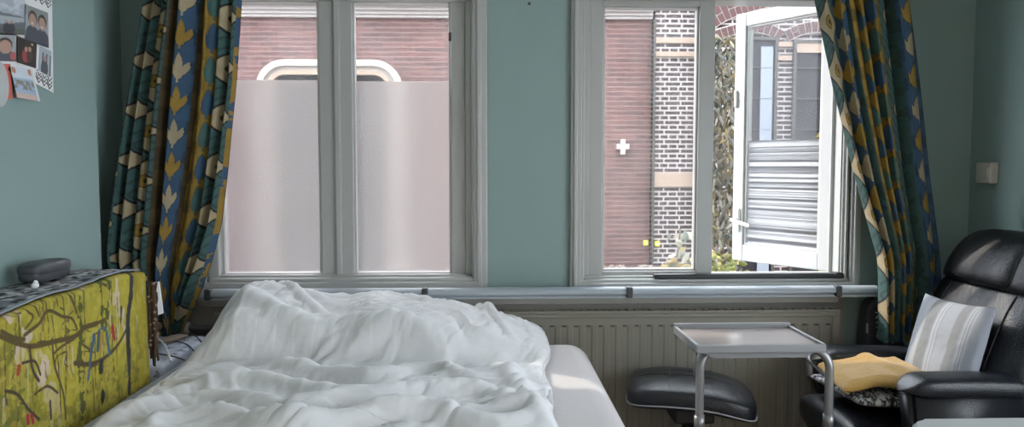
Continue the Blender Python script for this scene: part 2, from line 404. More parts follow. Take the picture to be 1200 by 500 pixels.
def sash(win, gx0, gx1, gz0, gz1, ox0, ox1, oz0, oz1, film_top=None, gl='glass'):
    """fixed or closed sash between outer pixels with glass between glass pixels, at depth SF"""
    s = MB(); y0, y1 = SF, SF+.055
    s.box((ox0, y0, oz0), (gx0, y1, oz1), .005); s.box((gx1, y0, oz0), (ox1, y1, oz1), .005)
    s.box((gx0-.002, y0+.001, oz0), (gx1+.002, y1-.001, gz0), .005); s.box((gx0-.002, y0+.001, gz1), (gx1+.002, y1-.001, oz1), .005)
    o = s.build('sash', 'white', win)
    b = MB(); e = .008
    b.box((gx0, y0+.012, gz0), (gx0+e, y1-.01, gz1), .002); b.box((gx1-e, y0+.012, gz0), (gx1, y1-.01, gz1), .002)
    b.box((gx0, y0+.012, gz0), (gx1, y1-.01, gz0+e), .002); b.box((gx0, y0+.012, gz1-e), (gx1, y1-.01, gz1), .002)
    b.build('glazing_bead', 'sashwhite', o)
    MB().box((gx0, GY, gz0), (gx1, GY+.004, gz1)).build('pane', gl, o)
    if film_top:
        f = MB(); f.box((gx0+.004, GY-.006, gz0+.004), (gx1-.004, GY-.004, film_top))
        f.build('frosted_film', 'frost', o)
    return o
gz0, gz1 = wz(320, GY), wz(3.5, GY)
mid = (wx(377, SF)+wx(416, SF))/2
ft = wz(95, GY)
sash(win1, wx(261, GY), wx(377, GY), gz0, gz1, LO[0]+.03, mid-.001, ZS+.02, ZT-.03, ft)
s2 = sash(win1, wx(416, GY), wx(529, GY), gz0, gz1, mid+.001, wx(546, SF), ZS+.02, ZT-.03, ft-.004)
MB().box((mid-.012, SF-.012, ZS+.02), (mid+.012, SF+.005, ZT-.03), .005).build('cover_strip', 'white', win1)
q = atY(527, 42, SF)
MB().box((q.x-.004, SF-.012, q.z-.02), (q.x+.006, SF+.004, q.z+.012), .002).build('catch', 'dark', s2)
# reveal lining strips visible right of the sash
MB().box((wx(546, SF)-.001, SF-.015, ZS+.02), (LO[1], SF+.05, ZT-.02), .004).box((wx(553, W), W-.01, ZS), (wx(557, W), W+.05, ZT), .004).build('lining', 'white', win1)
# bottom rail / sub-sill strip
MB().box((LO[0], W-.03, ZS-.004), (LO[1], SF+.02, ZS+.022), .005).box((LO[0]+.02, W-.012, ZS+.02), (LO[1]-.02, SF+.01, ZS+.036), .004).build('window_board', 'white', win1)

win2 = empty('window_2', (sum(RO)/2, W, ZS), 'right window with one sash swung open', kind='structure')
frame_rect(RO[0], RO[1], ZS, ZT, .035, W+.02, W+.14).build('window_frame', 'white', win2)
sash(win2, wx(705, GY), wx(815, GY), wz(317, GY), wz(8, GY), wx(690, SF), wx(836, SF), ZS+.02, ZT-.03, None)
MB().box((RO[0], SF-.01, ZS+.02), (wx(690, SF)+.002, SF+.05, ZT-.02), .004).box((wx(681, W), W-.01, ZS), (wx(684.5, W), W+.04, ZT), .003).build('lining', 'white', win2)
hx = wx(975, W+.12)      # hinge line
MB().box((hx+.002, SF-.01, ZS+.02), (RO[1], SF+.07, ZT-.02), .004).box((hx-.012, SF+.06, ZS+.02), (hx+.012, SF+.07, ZT-.02), .002).box((wx(991, W), W-.012, ZS), (wx(994, W), W+.03, ZT), .003).box((wx(986, W), W+.005, ZS), (wx(988, W), W+.03, ZT), .002).build('hinge_jamb', 'white', win2)
MB().box((RO[0], W-.03, ZS-.004), (RO[1], SF+.02, ZS+.014), .005).box((RO[0]+.02, W-.012, ZS+.012), (RO[1]-.02, SF+.03, ZS+.026), .004).box((wx(836, SF), SF, ZS+.012), (hx, SF+.08, ZS+.03), .004).build('window_board', 'white', win2)
# open sash, hinged on the right and swung outwards
TH_OPEN = math.radians(58)
hinge = Vector((hx, W+.12, 0))
far = atY(862, 15, 3.44)
sw = .51; zt_s = wz(15.5, hinge.y+sw*math.sin(TH_OPEN)); zb_s = ZS+.034
os_ = empty('sash', (hx, W+.12, zb_s)); os_.parent = win2; os_.matrix_parent_inverse = world_of(win2).inverted()
R = Matrix.Translation(hinge) @ Matrix.Rotation(-TH_OPEN, 4, 'Z')
def sbox(m, u0, u1, z0, z1, d0, d1, bev=.004):   # u measured from the hinge towards the free edge, d outwards
    m.box((-u1, d0, z0), (-u0, d1, z1), bev, mtx=R)
st = .058
fr = MB(); sbox(fr, 0, st, zb_s, zt_s, 0, .05); sbox(fr, sw-st, sw, zb_s, zt_s, 0, .05); sbox(fr, st-.001, sw-st+.001, zb_s, zb_s+.075, .001, .049); sbox(fr, st-.001, sw-st+.001, zt_s-.06, zt_s, .001, .049)
sbox(fr, st, st+.012, zb_s+.07, zt_s-.055, .01, .04, .003); sbox(fr, sw-st-.012, sw-st, zb_s+.07, zt_s-.055, .01, .04, .003)
sbox(fr, st, sw-st, zb_s+.075, zb_s+.085, .01, .04, .003); sbox(fr, st, sw-st, zt_s-.068, zt_s-.06, .01, .04, .003)
fr.build('sash_frame', 'sashwhite', os_)
g = MB(); sbox(g, st, sw-st, zb_s+.075, zt_s-.06, .024, .028, 0); g.build('pane', 'sashglass', os_)
zfilm = wz(163, hinge.y+.2)
g = MB(); sbox(g, st+.013, sw-st-.013, zb_s+.086, zfilm, .020, .022, 0); g.build('striped_film', 'film', os_)
hd = MB(); zh = wz(258, hinge.y+.4)
sbox(hd, sw-.045, sw-.015, zh-.055, zh+.055, -.010, .002, .006)
hd.tube([R @ Vector((-(sw-.03), -.008, zh)), R @ Vector((-(sw-.03), -.045, zh)), R @ Vector((-(sw-.045), -.052, zh-.002)), R @ Vector((-(sw-.14), -.052, zh-.02))], .009, 8)
hd.build('handle', 'brass', os_, smooth=False)
hd = MB(); zk = wz(115, hinge.y+.4); sbox(hd, sw-.022, sw-.006, zk-.04, zk+.04, -.012, .002, .005); hd.build('pull_grip', 'sashwhite', os_)
# black draught bar on the sill below the open sash
a = atY(766, 321, W-.0); b = atY(985, 323, W-.0)
bar = MB().box((a.x, W-.016, ZS+.0265), (b.x, W+.02, ZS+.046), .005).box((b.x-.03, W-.02, ZS+.0265), (b.x+.004, W+.024, ZS+.049), .006).build('draught_bar', 'black')
tag(bar, 'long thin black bar lying on the board under the open window', 'draught strip')

# ================================================================== OUTSIDE
FY = 9.0
def fx(px): return wx(px, FY)
def fz(py, px=700): return atY(px, py, FY).z
ZG = -.35
struct(MB().box((-9, W+TH, ZG-.2), (14, 16, ZG)).build('street_ground', 'street'), 'paved street outside')
rb = empty('brick_building', ((fx(230)+fx(764))/2, FY, ZG), 'long red brick building with a white cornice across the street, seen through the windows', 'building')
MB().box((-7, FY, ZG), (fx(762), FY+.5, fz(2))).build('wall', 'redbrick', rb)
cr = MB()
for k, (p0, p1, d) in enumerate([(23, 19, .05), (19.5, 15, .08), (15.5, 11, .12), (11.5, -6, .17)]):
    cr.box((-7, FY-d, fz(p0)), (fx(762), FY+.1, fz(p1)), .008)
cr.build('cornice', 'cornice', rb)
MB().box((-7, FY-.1, fz(-6)), (fx(762), FY+3, fz(-12)), .02).build('roof', 'street', rb)
# arched white surround: rounded corners, mouldings
def surround(off, wdt, y0, y1):
    xa, xb, zt_, rr = fx(304)+off, fx(473)-off, fz(71, 390)-off, .33-off
    outer, inner = [], []
    def path(o):
        X0, X1, Z = xa+o, xb-o, zt_-o; r = rr-o
        pts = [(X0, ZG)]
        pts += [(X0+r-r*math.cos(t), Z-r+r*math.sin(t)) for t in np.linspace(0, PI/2, 12)]
        pts += [(X1-r+r*math.sin(t), Z-r+r*math.cos(t)) for t in np.linspace(0, PI/2, 12)]
        return pts+[(X1, ZG)]
    A, B = path(0), path(wdt); m = MB()
    secs = [[(a[0], y0, a[1]), (b[0], y0, b[1]), (b[0], y1, b[1]), (a[0], y1, a[1])] for a, b in zip(A, B)]
    m.loft(secs); return m
su = surround(0, .07, FY-.10, FY+.02).build('window_surround', 'surround', rb, smooth=False)
surround(.07, .05, FY-.06, FY+.02).build('inner_moulding', 'surround', su)
surround(.12, .05, FY-.09, FY+.02).build('inner_moulding', 'stone', su)
MB().box((fx(396), FY-.12, fz(76)), (fx(404), FY, fz(63)), .01).build('keystone', 'surround', su)
MB().box((fx(322), FY-.03, ZG), (fx(456), FY+.01, fz(86)), .01).build('window', 'housewin', rb)
MB().box((fx(386), FY-.05, ZG), (fx(392), FY-.02, fz(86)), .005).build('glazing_bar', 'cornice', rb)

bh = empty('brick_house', (fx(860), FY, ZG), 'dark brick house with white joints and sandstone bands, right of the red building', 'house')
XHR = 11.0
MB().box((fx(765), FY-.06, ZG), (fx(900)+6, FY+.5, 4.6)).build('wall', 'darkbrick', bh)
for p0, p1 in ((45, 51.5), (61, 67), (202, 219)):
    MB().box((fx(765)-.003, FY-.085, fz(p1)), (fx(830), FY-.05, fz(p0)), .006).build('stone_band', 'stone', bh)
MB().box((fx(762.6), FY-.10, ZG), (fx(765.2), FY-.04, fz(22)), .01).build('joint_strip', 'dark', bh)
MB().tube([(fx(814), FY-.12, ZG), (fx(814), FY-.12, 4.4)], .035, 10).build('drainpipe', 'cornice', bh, smooth=True)
def brick_arch(pts, depth, name='brick_arch', yo=.10, n=None):
    """a row of standing bricks along pixel polyline pts (lower edge); depth in metres"""
    P = spline([tuple(atY(x, y, FY-yo))[0::2] for x, y in pts], 80)
    L = np.concatenate([[0], np.cumsum(np.hypot(*np.diff(P, axis=0).T))]); n = int(L[-1]/.068)
    m = MB(); bk = MB(); tops = []
    for k in range(n+1):
        s = L[-1]*k/n; x = np.interp(s, L, P[:,0]); z = np.interp(s, L, P[:,1])
        x2 = np.interp(min(s+.02, L[-1]), L, P[:,0])-np.interp(max(s-.02, 0), L, P[:,0]); z2 = np.interp(min(s+.02, L[-1]), L, P[:,1])-np.interp(max(s-.02, 0), L, P[:,1])
        nn = Vector((-z2, x2)).normalized(); tops.append((Vector((x, z)), nn))
    for (a, na), (b, nb) in zip(tops, tops[1:]):
        for f0, f1 in ((.0, .47), (.53, 1.)) if random.random() < .5 else ((0., 1.),):
            t = (b-a)*.09
            q = [a+t+na*depth*f0, b-t+nb*depth*f0, b-t+nb*depth*f1, a+t+na*depth*f1]
            m.prism([(v.x, FY-yo, v.y) for v in q], (0, .03, 0))
        q = [a-na*.012, b-nb*.012, b+nb*(depth+.012), a+na*(depth+.012)]
        bk.prism([(v.x, FY-yo+.008, v.y) for v in q], (0, .04, 0))
    o = m.build(name, 'vouss', bh); bk.build('mortar_bed', 'mortar', o)
brick_arch([(828, 40), (850, 24), (880, 13), (920, 4), (970, 0), (1030, 3)], .20)
brick_arch([(828, 52), (846, 44), (868, 38)], .10)
# twin windows below with low arches meeting on a pier
brick_arch([(868, 41), (885, 37), (900, 40), (913, 47)], .115)
brick_arch([(925, 47), (940, 40), (958, 37), (980, 40)], .115)
def house_window(px0, px1, py0, py1, blind=None):
    x0, x1, z1, z0 = wx(px0, FY-.07), wx(px1, FY-.07), fz(py0), fz(py1)
    w = MB().box((x0, FY-.075, z0), (x1, FY-.05, z1), .004).build('window', 'housewin', bh)
    f = frame_rect(x0, x1, z0, z1, .035, FY-.11, FY-.07, .004)
    for py in (80, 116, 152): f.box((x0, FY-.10, fz(py+.7)), (x1, FY-.075, fz(py-.7)), .003)
    f.build('window_frame', 'dark', w)
    if blind: MB().box((wx(blind[0], FY-.09), FY-.10, z0), (wx(blind[1], FY-.09), FY-.09, fz(blind[2])), .002).build('blind', 'housecurtain', w)
    if blind is None: MB().box((x0+.03, FY-.10, fz(62)), (x1-.02, FY-.085, fz(48)), .002).build('transom_panel', 'stone', w)
house_window(868, 908, 44, 330, (889, 903, 55))
house_window(926, 990, 47, 330, None)
for p0, p1 in ((49, 55), (65, 71)): MB().box((wx(909, FY-.09), FY-.095, fz(p1)), (wx(925.5, FY-.09), FY-.05, fz(p0)), .005).build('stone_band', 'stone', bh)

# wall anchor and two yellow plates on the facades
c = atY(730, 172, FY-.03)
t = MB(); t.box((c.x-.028, FY-.05, c.z-.09), (c.x+.028, FY, c.z+.09), .008); t.box((c.x-.075, FY-.042, c.z-.03), (c.x+.075, FY, c.z+.035), .008)
tag(t.build('wall_anchor', 'cornice'), 'white cross-shaped plate fixed on the red brick wall', 'wall plate')
for (px_, py_, yy, lb) in ((757, 284.5, FY-.03, 'small yellow square plate on the red brick, left of the pair'), (770.5, 285.5, FY-.09, 'small yellow square plate on the dark brick, right of the pair')):
    c = atY(px_, py_, yy); t = MB()
    t.box((c.x-.028, yy, c.z-.03), (c.x+.028, yy+.03, c.z+.03), .005)
    o = t.build('wall_plate', 'yellow'); tag(o, lb, 'sign', 'yellow plates across the street')
    MB().box((c.x-.012, yy-.004, c.z-.012), (c.x+.012, yy+.001, c.z+.012), .002).build('centre_mark', 'paper', o)

# climbing plant between the sashes and plants at the foot
LEAFCOL = np.array([(.30,.30,.23), (.42,.40,.30), (.20,.21,.16), (.48,.38,.16), (.55,.53,.44), (.12,.14,.11)])
def leaf_mesh(name, pts, size, parent, cols=LEAFCOL, droop=.6, long=1.9):
    vs, fs, cs = [], [], []
    for p in pts:
        a = random.uniform(0, 2*PI); s = size*random.uniform(.6, 1.3)
        d = Vector((math.cos(a), math.sin(a)*.7, -droop*random.uniform(.2, 1.4))).normalized()
        side = d.cross(Vector((random.uniform(-.5,.5), -1, random.uniform(-.3,.6)))).normalized(); nn = side.cross(d)
        b = len(vs); w = s*.5; l = s*long
        prof = [(0, 0), (.3, .8), (.6, .9), (1, 0)]
        vs += [p, p+d*l*.3+side*w*.8-nn*s*.1, p+d*l*.3-nn*s*-.05, p+d*l*.3-side*w*.8-nn*s*.1, p+d*l*.65+side*w*.7-nn*s*.15, p+d*l*.65, p+d*l*.65-side*w*.7-nn*s*.15, p+d*l-nn*s*.3]
        fs += [(b, b+1, b+2), (b, b+2, b+3), (b+1, b+4, b+5, b+2), (b+2, b+5, b+6, b+3), (b+4, b+7, b+5), (b+5, b+7, b+6)]
        c = cols[random.randrange(len(cols))]*random.uniform(.8, 1.2); cs += [tuple(c)+(1,)]*8
    me = bpy.data.meshes.new(name); me.from_pydata([tuple(v) for v in vs], [], fs)
    at = me.color_attributes.new('Col', 'FLOAT_COLOR', 'POINT'); at.data.foreach_set('color', np.array(cs, np.float32).ravel())
    return link(name, me, 'leaf', parent, smooth=True)
VY = 6.2
def at_v(px, py, j=.25): p = atY(px, py, VY+random.uniform(-j, j)); return p
vine = empty('climbing_plant', (wx(850, VY), VY, ZG), 'pale leafy climbing plant seen through the gap beside the open sash', 'plant')
st_ = MB()
for k in range(5):
    xx = 838+6*k
    st_.tube([Vector((wx(xx, VY)+.03*math.sin(j*.9+k), VY+.06*math.cos(j*.7+k), ZG+(fz(30)*.72-ZG)*j/12)) for j in range(13)], .012, 6)
st_.build('stem', 'stem', vine)
pts = [at_v(random.uniform(831, 869), 38+282*random.random()**.9) for _ in range(1100)]
leaf_mesh('foliage', pts, .028, vine, LEAFCOL*.34, 1.5, 3.4)
sp = empty('leafy_plant', (wx(793, VY), VY, ZG), 'small leafy plant outside the closed pane of the right window', 'plant')
MB().tube([Vector((wx(795, VY)+.02*math.sin(j), VY, ZG+(wz(268, VY)-ZG)*j/8)) for j in range(9)], .008, 6).build('stem', 'stem', sp)
leaf_mesh('foliage', [at_v(random.uniform(784, 812), random.uniform(268, 322), .1) for _ in range(26)], .06, sp)
gp = empty('yellow_green_shrub', (wx(850, 5.2), 5.2, ZG), 'low yellow green shrub at the foot of the climbing plant', 'shrub')
MB().tube([Vector((wx(850, 5.2), 5.2, ZG)), Vector((wx(851, 5.2), 5.2, wz(312, 5.2)))], .012, 6).build('stem', 'stem', gp)
leaf_mesh('foliage', [atY(random.uniform(830, 872), random.uniform(296, 345), 5.2+random.uniform(-.15, .15)) for _ in range(150)], .035, gp, np.array([(.30,.33,.06), (.42,.40,.10), (.5,.45,.2), (.18,.25,.05)])*.5, .1, 1.5)
hp = empty('hanging_plant', (wx(975, 4.6), 4.6, ZG), 'yellow leaved plant behind the hinge side of the open sash', 'plant')
MB().tube([Vector((wx(976, 4.6), 4.6, ZG)), Vector((wx(976, 4.6), 4.6, wz(140, 4.6)))], .012, 6).build('stem', 'stem', hp)
leaf_mesh('foliage', [atY(random.uniform(964, 986), random.uniform(150, 330), 4.6+random.uniform(-.1, .1)) for _ in range(110)], .035, hp, np.array([(.45,.36,.1), (.35,.33,.2), (.6,.5,.25)]))
for k, (px_, py_, rr) in enumerate([(703, 316, .05), (724, 315, .06), (754, 315, .055)]):
    c = atY(px_, 322, 8.3); o = empty('street_pot_plant', (c.x, 8.3, ZG), ['low pale flowering plant at the foot of the wall, leftmost of three', 'low pale flowering plant at the foot of the wall, middle of three', 'low grey green plant at the foot of the wall, rightmost of three'][k], 'plant', 'plants along the red wall')
    zt_ = atY(px_, py_-4, 8.3).z
    MB().loft([[(c.x+r_*math.cos(a), 8.3+r_*math.sin(a), z_) for a in np.linspace(0, 2*PI, 12, endpoint=False)] for r_, z_ in ((.05, ZG), (.065, zt_-.12), (.07, zt_-.10))]).build('pot', 'stone', o)
    leaf_mesh('foliage', [Vector((c.x+random.gauss(0, .045), 8.3+random.gauss(0, .05), zt_-random.random()*.13)) for _ in range(70)], .04, o, np.array([(.6,.5,.4), (.3,.3,.24), (.75,.65,.55)])*.45, .1, 1.4)

# ================================================================== CURTAINS
TEAL, BLUE, GOLD, CREAM, BROWN, INK = [np.array(c) for c in ((.045,.105,.10), (.035,.085,.155), (.30,.185,.028), (.40,.325,.20), (.055,.036,.013), (.012,.014,.016))]
def leafmotif(a, b):
    m = np.abs(a) < .34*np.clip(1-((b-.12)/.83)**2, 0, 1)
    for s in (-1, 1):
        t = (b+.62)/1.02                       # side petals curve outwards to a point
        cx = .12+.62*np.clip(t, 0, 1)**.8; hw = .30*np.clip(np.sin(PI*np.clip(t*.93+.05, 0, 1)), 0, 1)
        m |= (np.abs(a*s-cx) < hw) & (t > 0) & (t < 1)
    m |= (np.hypot(a/.34, (b+.5)/.26) < 1) | ((np.abs(a) < .07) & (b < -.5) & (b > -1.))
    return m
def eyemotif(a, b): return np.abs(a)**.75+np.abs(b)**.75
def curtain_colour(s, t, stripes, seed):
    """s across the flat cloth (m), t down (m)"""
    C = np.zeros(s.shape+(3,)); x0 = 0
    nz = fbm(s*30, t*30, 3, seed)
    for k, (w, kind) in enumerate(stripes):
        sel = (s >= x0) & (s < x0+w)
        a = (s-x0)/w*2-1
        if kind == 'eye':
            P = .175; b = ((t+.05*k) % P)/P*2-1
            base = np.where((np.sin(a*9+np.sin(b*8)*2) > .75)[..., None], TEAL*.55, TEAL)
            v = eyemotif(a*.88, b*.92)
            base = np.where((v < 1.16)[..., None], INK, base); base = np.where((v < 1.06)[..., None], CREAM, base)
            r = np.hypot(a/.44, b/.30)
            base = np.where((r < 1)[..., None], GOLD*.9, base); base = np.where(((r < .5) | ((r > .93) & (r < 1.03) & (a < .1)))[..., None], BROWN*.5, base)
        elif kind == 'smalleye':
            P = .17; b = ((t+.03*k) % P)/P*2-1
            base = np.where((np.sin(b*12+3*np.sin(a*5)) > .6)[..., None], TEAL*.6, TEAL*1.15)
            r = np.hypot((a)/.62, b/.38)+.25*np.abs(b)
            base = np.where((r < 1.08)[..., None], INK, base); base = np.where((r < .95)[..., None], CREAM*.9, base); base = np.where((r < .52)[..., None], GOLD*.7, base)
        elif kind in ('blueleaf', 'goldleaf'):
            P = .115; q = t/P+.31*k; n = np.floor(q); b = -((q-n)*2-1)*1.08
            bg = BLUE if kind == 'blueleaf' else GOLD
            alt = (n % 2 == 0)
            fg = np.where(alt[..., None], CREAM, GOLD*1.05) if kind == 'blueleaf' else np.where(alt[..., None], BLUE*1.1, TEAL*1.25)
            base = np.broadcast_to(bg, s.shape+(3,)).copy()
            base = np.where(((np.abs(a) > .8) & (np.sin(t*60+k) > .2))[..., None], bg*.6, base)
            mo = leafmotif(a*1.15, b); mo2 = leafmotif(a*1.02, b*.95)
            base = np.where((mo2 & ~mo)[..., None], bg*.45, base); base = np.where(mo[..., None], fg, base)
        elif kind == 'scallop':
            P = .115; b = (t % P)/P*2-1
            base = np.where((a < .45-.5*np.cos(b*PI))[..., None], GOLD*.8, BROWN*1.1); base = np.where((np.abs(a-(.45-.5*np.cos(b*PI))) < .14)[..., None], INK, base)
        elif kind == 'brown': base = np.broadcast_to(BROWN, s.shape+(3,))*np.where((np.sin(t*45) > .3)[..., None], 1.5, 1.)
        elif kind == 'gold': base = np.where((nz > .56)[..., None], BLUE, np.broadcast_to(GOLD, s.shape+(3,)))
        else: base = np.broadcast_to(TEAL, s.shape+(3,))*np.where((nz > .55)[..., None], .6, 1.)
        C = np.where(sel[..., None], base, C); x0 += w
    return C*(.68+.34*nz)[..., None]

def curtain(name, ctrl, folds, stripes, Y0, amp, ztop, label, seed, warp, nu=500, nv=780, ybot=None, lean=None):
    """ctrl: rows (py, left px, right px); the cloth hangs in folds between the two edges"""
    total = sum(w for w, _ in stripes)
    u = np.linspace(0, 1, nu); c = np.array(ctrl, float)
    ys = np.linspace(c[0,0], c[-1,0], nv)
    from_ = lambda col: np.array([np.interp(y, c[:,0], c[:,col]) for y in ys])
    k = np.ones(25)/25; sm = lambda a: np.convolve(np.pad(a, 12, mode='reflect', reflect_type='odd'), k, 'valid')
    Lp, Rp = sm(from_(1)), sm(from_(2))
    P = np.zeros((nv, nu, 3)); V = np.linspace(0, 1, nv)
    ph = folds*(u-.09*u**5)+.35*np.sin(2*PI*u*1.7+seed)
    for j, y in enumerate(ys):
        Y = Y0 + (lean(V[j]) if lean else 0)
        l, r = atY(Lp[j], y, Y), atY(Rp[j], y, Y)
        uu = u+.018*np.sin(2*PI*ph*2+1.2)
        uu = (uu-uu[0])/(uu[-1]-uu[0]); uw = uu**(1+warp*V[j])
        A = amp*(.8+.35*np.sin(5*V[j]+u*6+seed))*min(1, (r.x-l.x)/.25)
        P[j,:,0] = l.x+(r.x-l.x)*uw + A*.30*np.sin(2*PI*ph+1.1+.6*V[j])
        P[j,:,1] = Y+A*np.sin(2*PI*ph+.8*V[j]) + .25*A*np.sin(2*PI*ph*2.3+2*V[j])
        P[j,:,2] = l.z+(r.z-l.z)*u
    S, T = np.meshgrid(u*total, np.abs(P[:,0,2].max()-P[:,:,2].mean(1)), indexing='xy')
    C = curtain_colour(S, T, stripes, seed)
    o = np_grid(name, P, C, 'cloth', None, .003)
    return tag(o, label, 'curtain')
zt = -150
curtain('curtain', [(-175, 178, 288), (0, 165, 283), (100, 152, 276), (200, 141, 265), (260, 135, 257), (300, 133, 246), (330, 142, 235), (360, 163, 223), (385, 180, 212), (420, 190, 206)],
        8.3, [(.10,'eye'), (.11,'eye'), (.015,'brown'), (.12,'eye'), (.02,'brown'), (.06,'teal'), (.065,'blueleaf'), (.015,'brown'), (.105,'goldleaf'), (.06,'goldleaf'), (.03,'blueleaf'), (.12,'eye'), (.010,'gold')],
        2.825, .062, 2.7, 'patterned teal blue and gold curtain hanging left of the frosted window', 3, .06)
curtain('curtain', [(-175, 938, 1052), (0, 959, 1068), (100, 979, 1080), (200, 1003, 1090), (280, 1026, 1100), (300, 1032, 1102), (330, 1034, 1104), (398, 1034, 1104)],
        7.2, [(.12,'eye'), (.03,'brown'), (.095,'blueleaf'), (.05,'teal'), (.10,'goldleaf'), (.09,'goldleaf'), (.085,'smalleye'), (.06,'teal'), (.11,'blueleaf')],
        2.80, .048, 2.7, 'patterned blue teal and gold curtain hanging behind the armchair', 8, .75)

# ================================================================== BED
BX0, BX1, BY0, BY1, BZ = -.978, .375, .75, 2.80, .605
bed = empty('bed', ((BX0+BX1)/2, (BY0+BY1)/2, 0), 'double bed with a pale fitted sheet, its head against the radiator', 'bed')
def mattress(m, x0, x1, y0, y1, z0, z1, r):
    n = 8; secs = []
    # cross-section lofted along y with rounded ends
    for yy, sh in [(y0, .04), (y0+.02, .012), (y0+.06, 0), ((y0+y1)/2, 0), (y1-.10, 0), (y1-.05, .012), (y1-.015, .035), (y1, .07)]:
        ring = []
        for (cx, cz, a0) in ((x1-r-sh, z1-r-sh, 0), (x0+r+sh, z1-r-sh, PI/2), (x0+.03, z0+.03, PI), (x1-.03, z0+.03, 1.5*PI)):
            rr = r if cz > (z0+z1)/2 else .03
            for k in range(n+1): t = a0+PI/2*k/n; ring.append((cx+rr*math.cos(t), yy, cz+rr*math.sin(t)))
        secs.append(ring)
    m.loft(secs)
m = MB(); mattress(m, BX0, BX1, BY0, BY1, .32, BZ, .085); m.build('mattress', 'sheet', bed, smooth=True)
MB().box((BX0+.005, BY0, .12), (BX1-.01, BY1-.02, .33), .015).build('bed_base', 'greysheet', bed)
MB().box((BX0-.005, BY0, .30), (BX0+.035, BY1-.12, .612), .012, 3).build('side_valance', 'greysheet', bed)
for sx in (BX0+.08, BX1-.08):
    for sy in (BY0+.1, BY1-.1): MB().tube([(sx, sy, 0), (sx, sy, .125)], [.022, .03], 12).build('leg', 'black', bed)

# duvet: a draped height field with hand-placed folds
nx, ny = 330, 420
DX0, DX1, DY0, DY1 = BX0+.045, .20, .95, 2.83
xs, ys = np.linspace(0, 1, nx), np.linspace(0, 1, ny)
U, V_ = np.meshgrid(xs, ys)
Yg = DY0+(DY1-DY0)*V_
edgeR = DX1-.012+.018*np.sin(Yg*5.2+.6)+.010*np.sin(Yg*13)+.03*sstep(2.5, 2.83, Yg)
edgeL = DX0-.030*sstep(2.3, 2.7, Yg)+.004*np.sin(Yg*7)
Xg = edgeL+(edgeR-edgeL)*U
base = BZ+.022
H = np.zeros_like(Xg)
# lump of the pillow under the duvet head: ridge profile along x
rx = np.array([wx(p, 2.62) for p in (232, 250, 268, 282, 294, 310, 340, 380, 410, 432, 460, 490, 530, 560, 590, 615, 640, 660)])
rz = np.array([wz(p, 2.62) for p in (405, 392, 364, 345, 334, 337, 343, 347, 349, 346, 349, 356, 361, 368, 377, 389, 399, 402)])-base
ridge = np.clip(np.interp(Xg, rx, rz), 0, 1)
yc = 2.60+.02*np.sin(Xg*5)
f0 = 2.345+.02*np.sin(Xg*9); front = .70*sstep(f0, f0+.115, Yg)+.30*sstep(f0+.09, 2.62, Yg); back = 1-sstep(2.66, 2.86, Yg)*.55
lump = ridge*(front**.85)*back
H += lump
def ridges(lst):
    out = np.zeros_like(Xg)
    for pts, w, h in lst:
        P = spline([tuple(atZ(x, y, base+.02))[:2] for x, y in pts], 26)
        d, t = seg_dist(Xg, Yg, P)
        out += 1.5*h*np.exp(-(d/w)**2)*np.clip(np.sin(PI*np.clip(t, .03, .97))**.5, 0, 1)
    return out
wxn = .03*(fbm(Xg*4, Yg*4, 3, 5)-.5); 
H += ridges([
 ([(246,412),(275,404),(330,411),(400,418),(470,413),(520,419),(575,413)], .032, .022),
 ([(225,432),(290,424),(350,430),(420,440),(470,438)], .030, .018),
 ([(170,462),(240,446),(310,444),(380,454),(440,450)], .034, .022),
 ([(90,497),(180,474),(260,467),(340,480),(410,470),(490,461),(560,456),(610,470)], .036, .030),
 ([(430,440),(500,431),(560,440),(625,428)], .030, .020),
 ([(300,500),(400,492),(450,484),(510,483),(580,492),(645,478)], .036, .032),
 ([(585,418),(606,446),(640,488)], .028, .016),
 ([(150,500),(240,486),(330,497),(420,508)], .035, .024),
 ([(500,470),(560,476),(620,468)], .022, .014),
])
H -= ridges([
 ([(262,418),(330,422),(400,428),(470,425),(560,424)], .024, .012),
 ([(210,450),(290,436),(370,441),(440,445)], .022, .010),
 ([(420,460),(500,448),(570,447)], .022, .012),
 ([(300,488),(360,488),(430,478),(520,472)], .022, .014),
])
# fine wrinkles radiating over the lump and across the duvet
q = Xg*.92+Yg*.38; p = -Xg*.38+Yg*.92
wr = 1-np.abs(2*fbm(q*3.2+2*wxn*8, p*8+fbm(Xg*3, Yg*3, 2, 9)*3, 4, 21)-1)
H += .022*(wr**3-.5)
wr2 = 1-np.abs(2*fbm((Xg*.8-Yg*.6)*22, (Xg*.6+Yg*.8)*7, 3, 33)-1)
H += .010*wr2**3*(.3+lump*3)
cl = ridges([([(360,372),(400,384),(470,392),(540,396)], .018, .012), ([(300,372),(340,396),(380,408)], .016, .012), ([(430,350),(450,372),(520,392)], .014, .010), ([(540,370),(570,392),(600,408)], .014, .016), ([(560,372),(600,388),(625,398)], .012, .012)])
H += cl
H += .012*(fbm(Xg*3.1, Yg*3.1, 3, 44)-.5)
# the edges roll down on to the sheet
eR = (edgeR-Xg); eL = (Xg-edgeL)
H = H*sstep(-.005, .05, eR)**.6*(.35+.65*sstep(0, .05, eL))
Z = base+H-.024*(1-sstep(0, .022, eR))-.022*(1-sstep(0, .03, eL))
Z = np.maximum(Z, BZ+.014)-.004
Pd = np.stack([Xg+.006*(wr-.5), Yg, Z], -1)
st_mask = ((np.mod(Xg*16.5, 1) < .13) & (Yg > 2.2))*.9
Cd = np.broadcast_to(np.array((.67,.67,.685)), Pd.shape).copy()
put(Cd, st_mask*.55*sstep(2.36, 2.40, Yg)*(1-sstep(2.47, 2.52, Yg))*(1-sstep(-.25, -.15, Xg)), (.78,.78,.79))
dv = np_grid('duvet', Pd, Cd, 'duvet', None, .012, off=1.)
tag(dv, 'rumpled white duvet drawn up over the pillow on the bed', 'duvet')

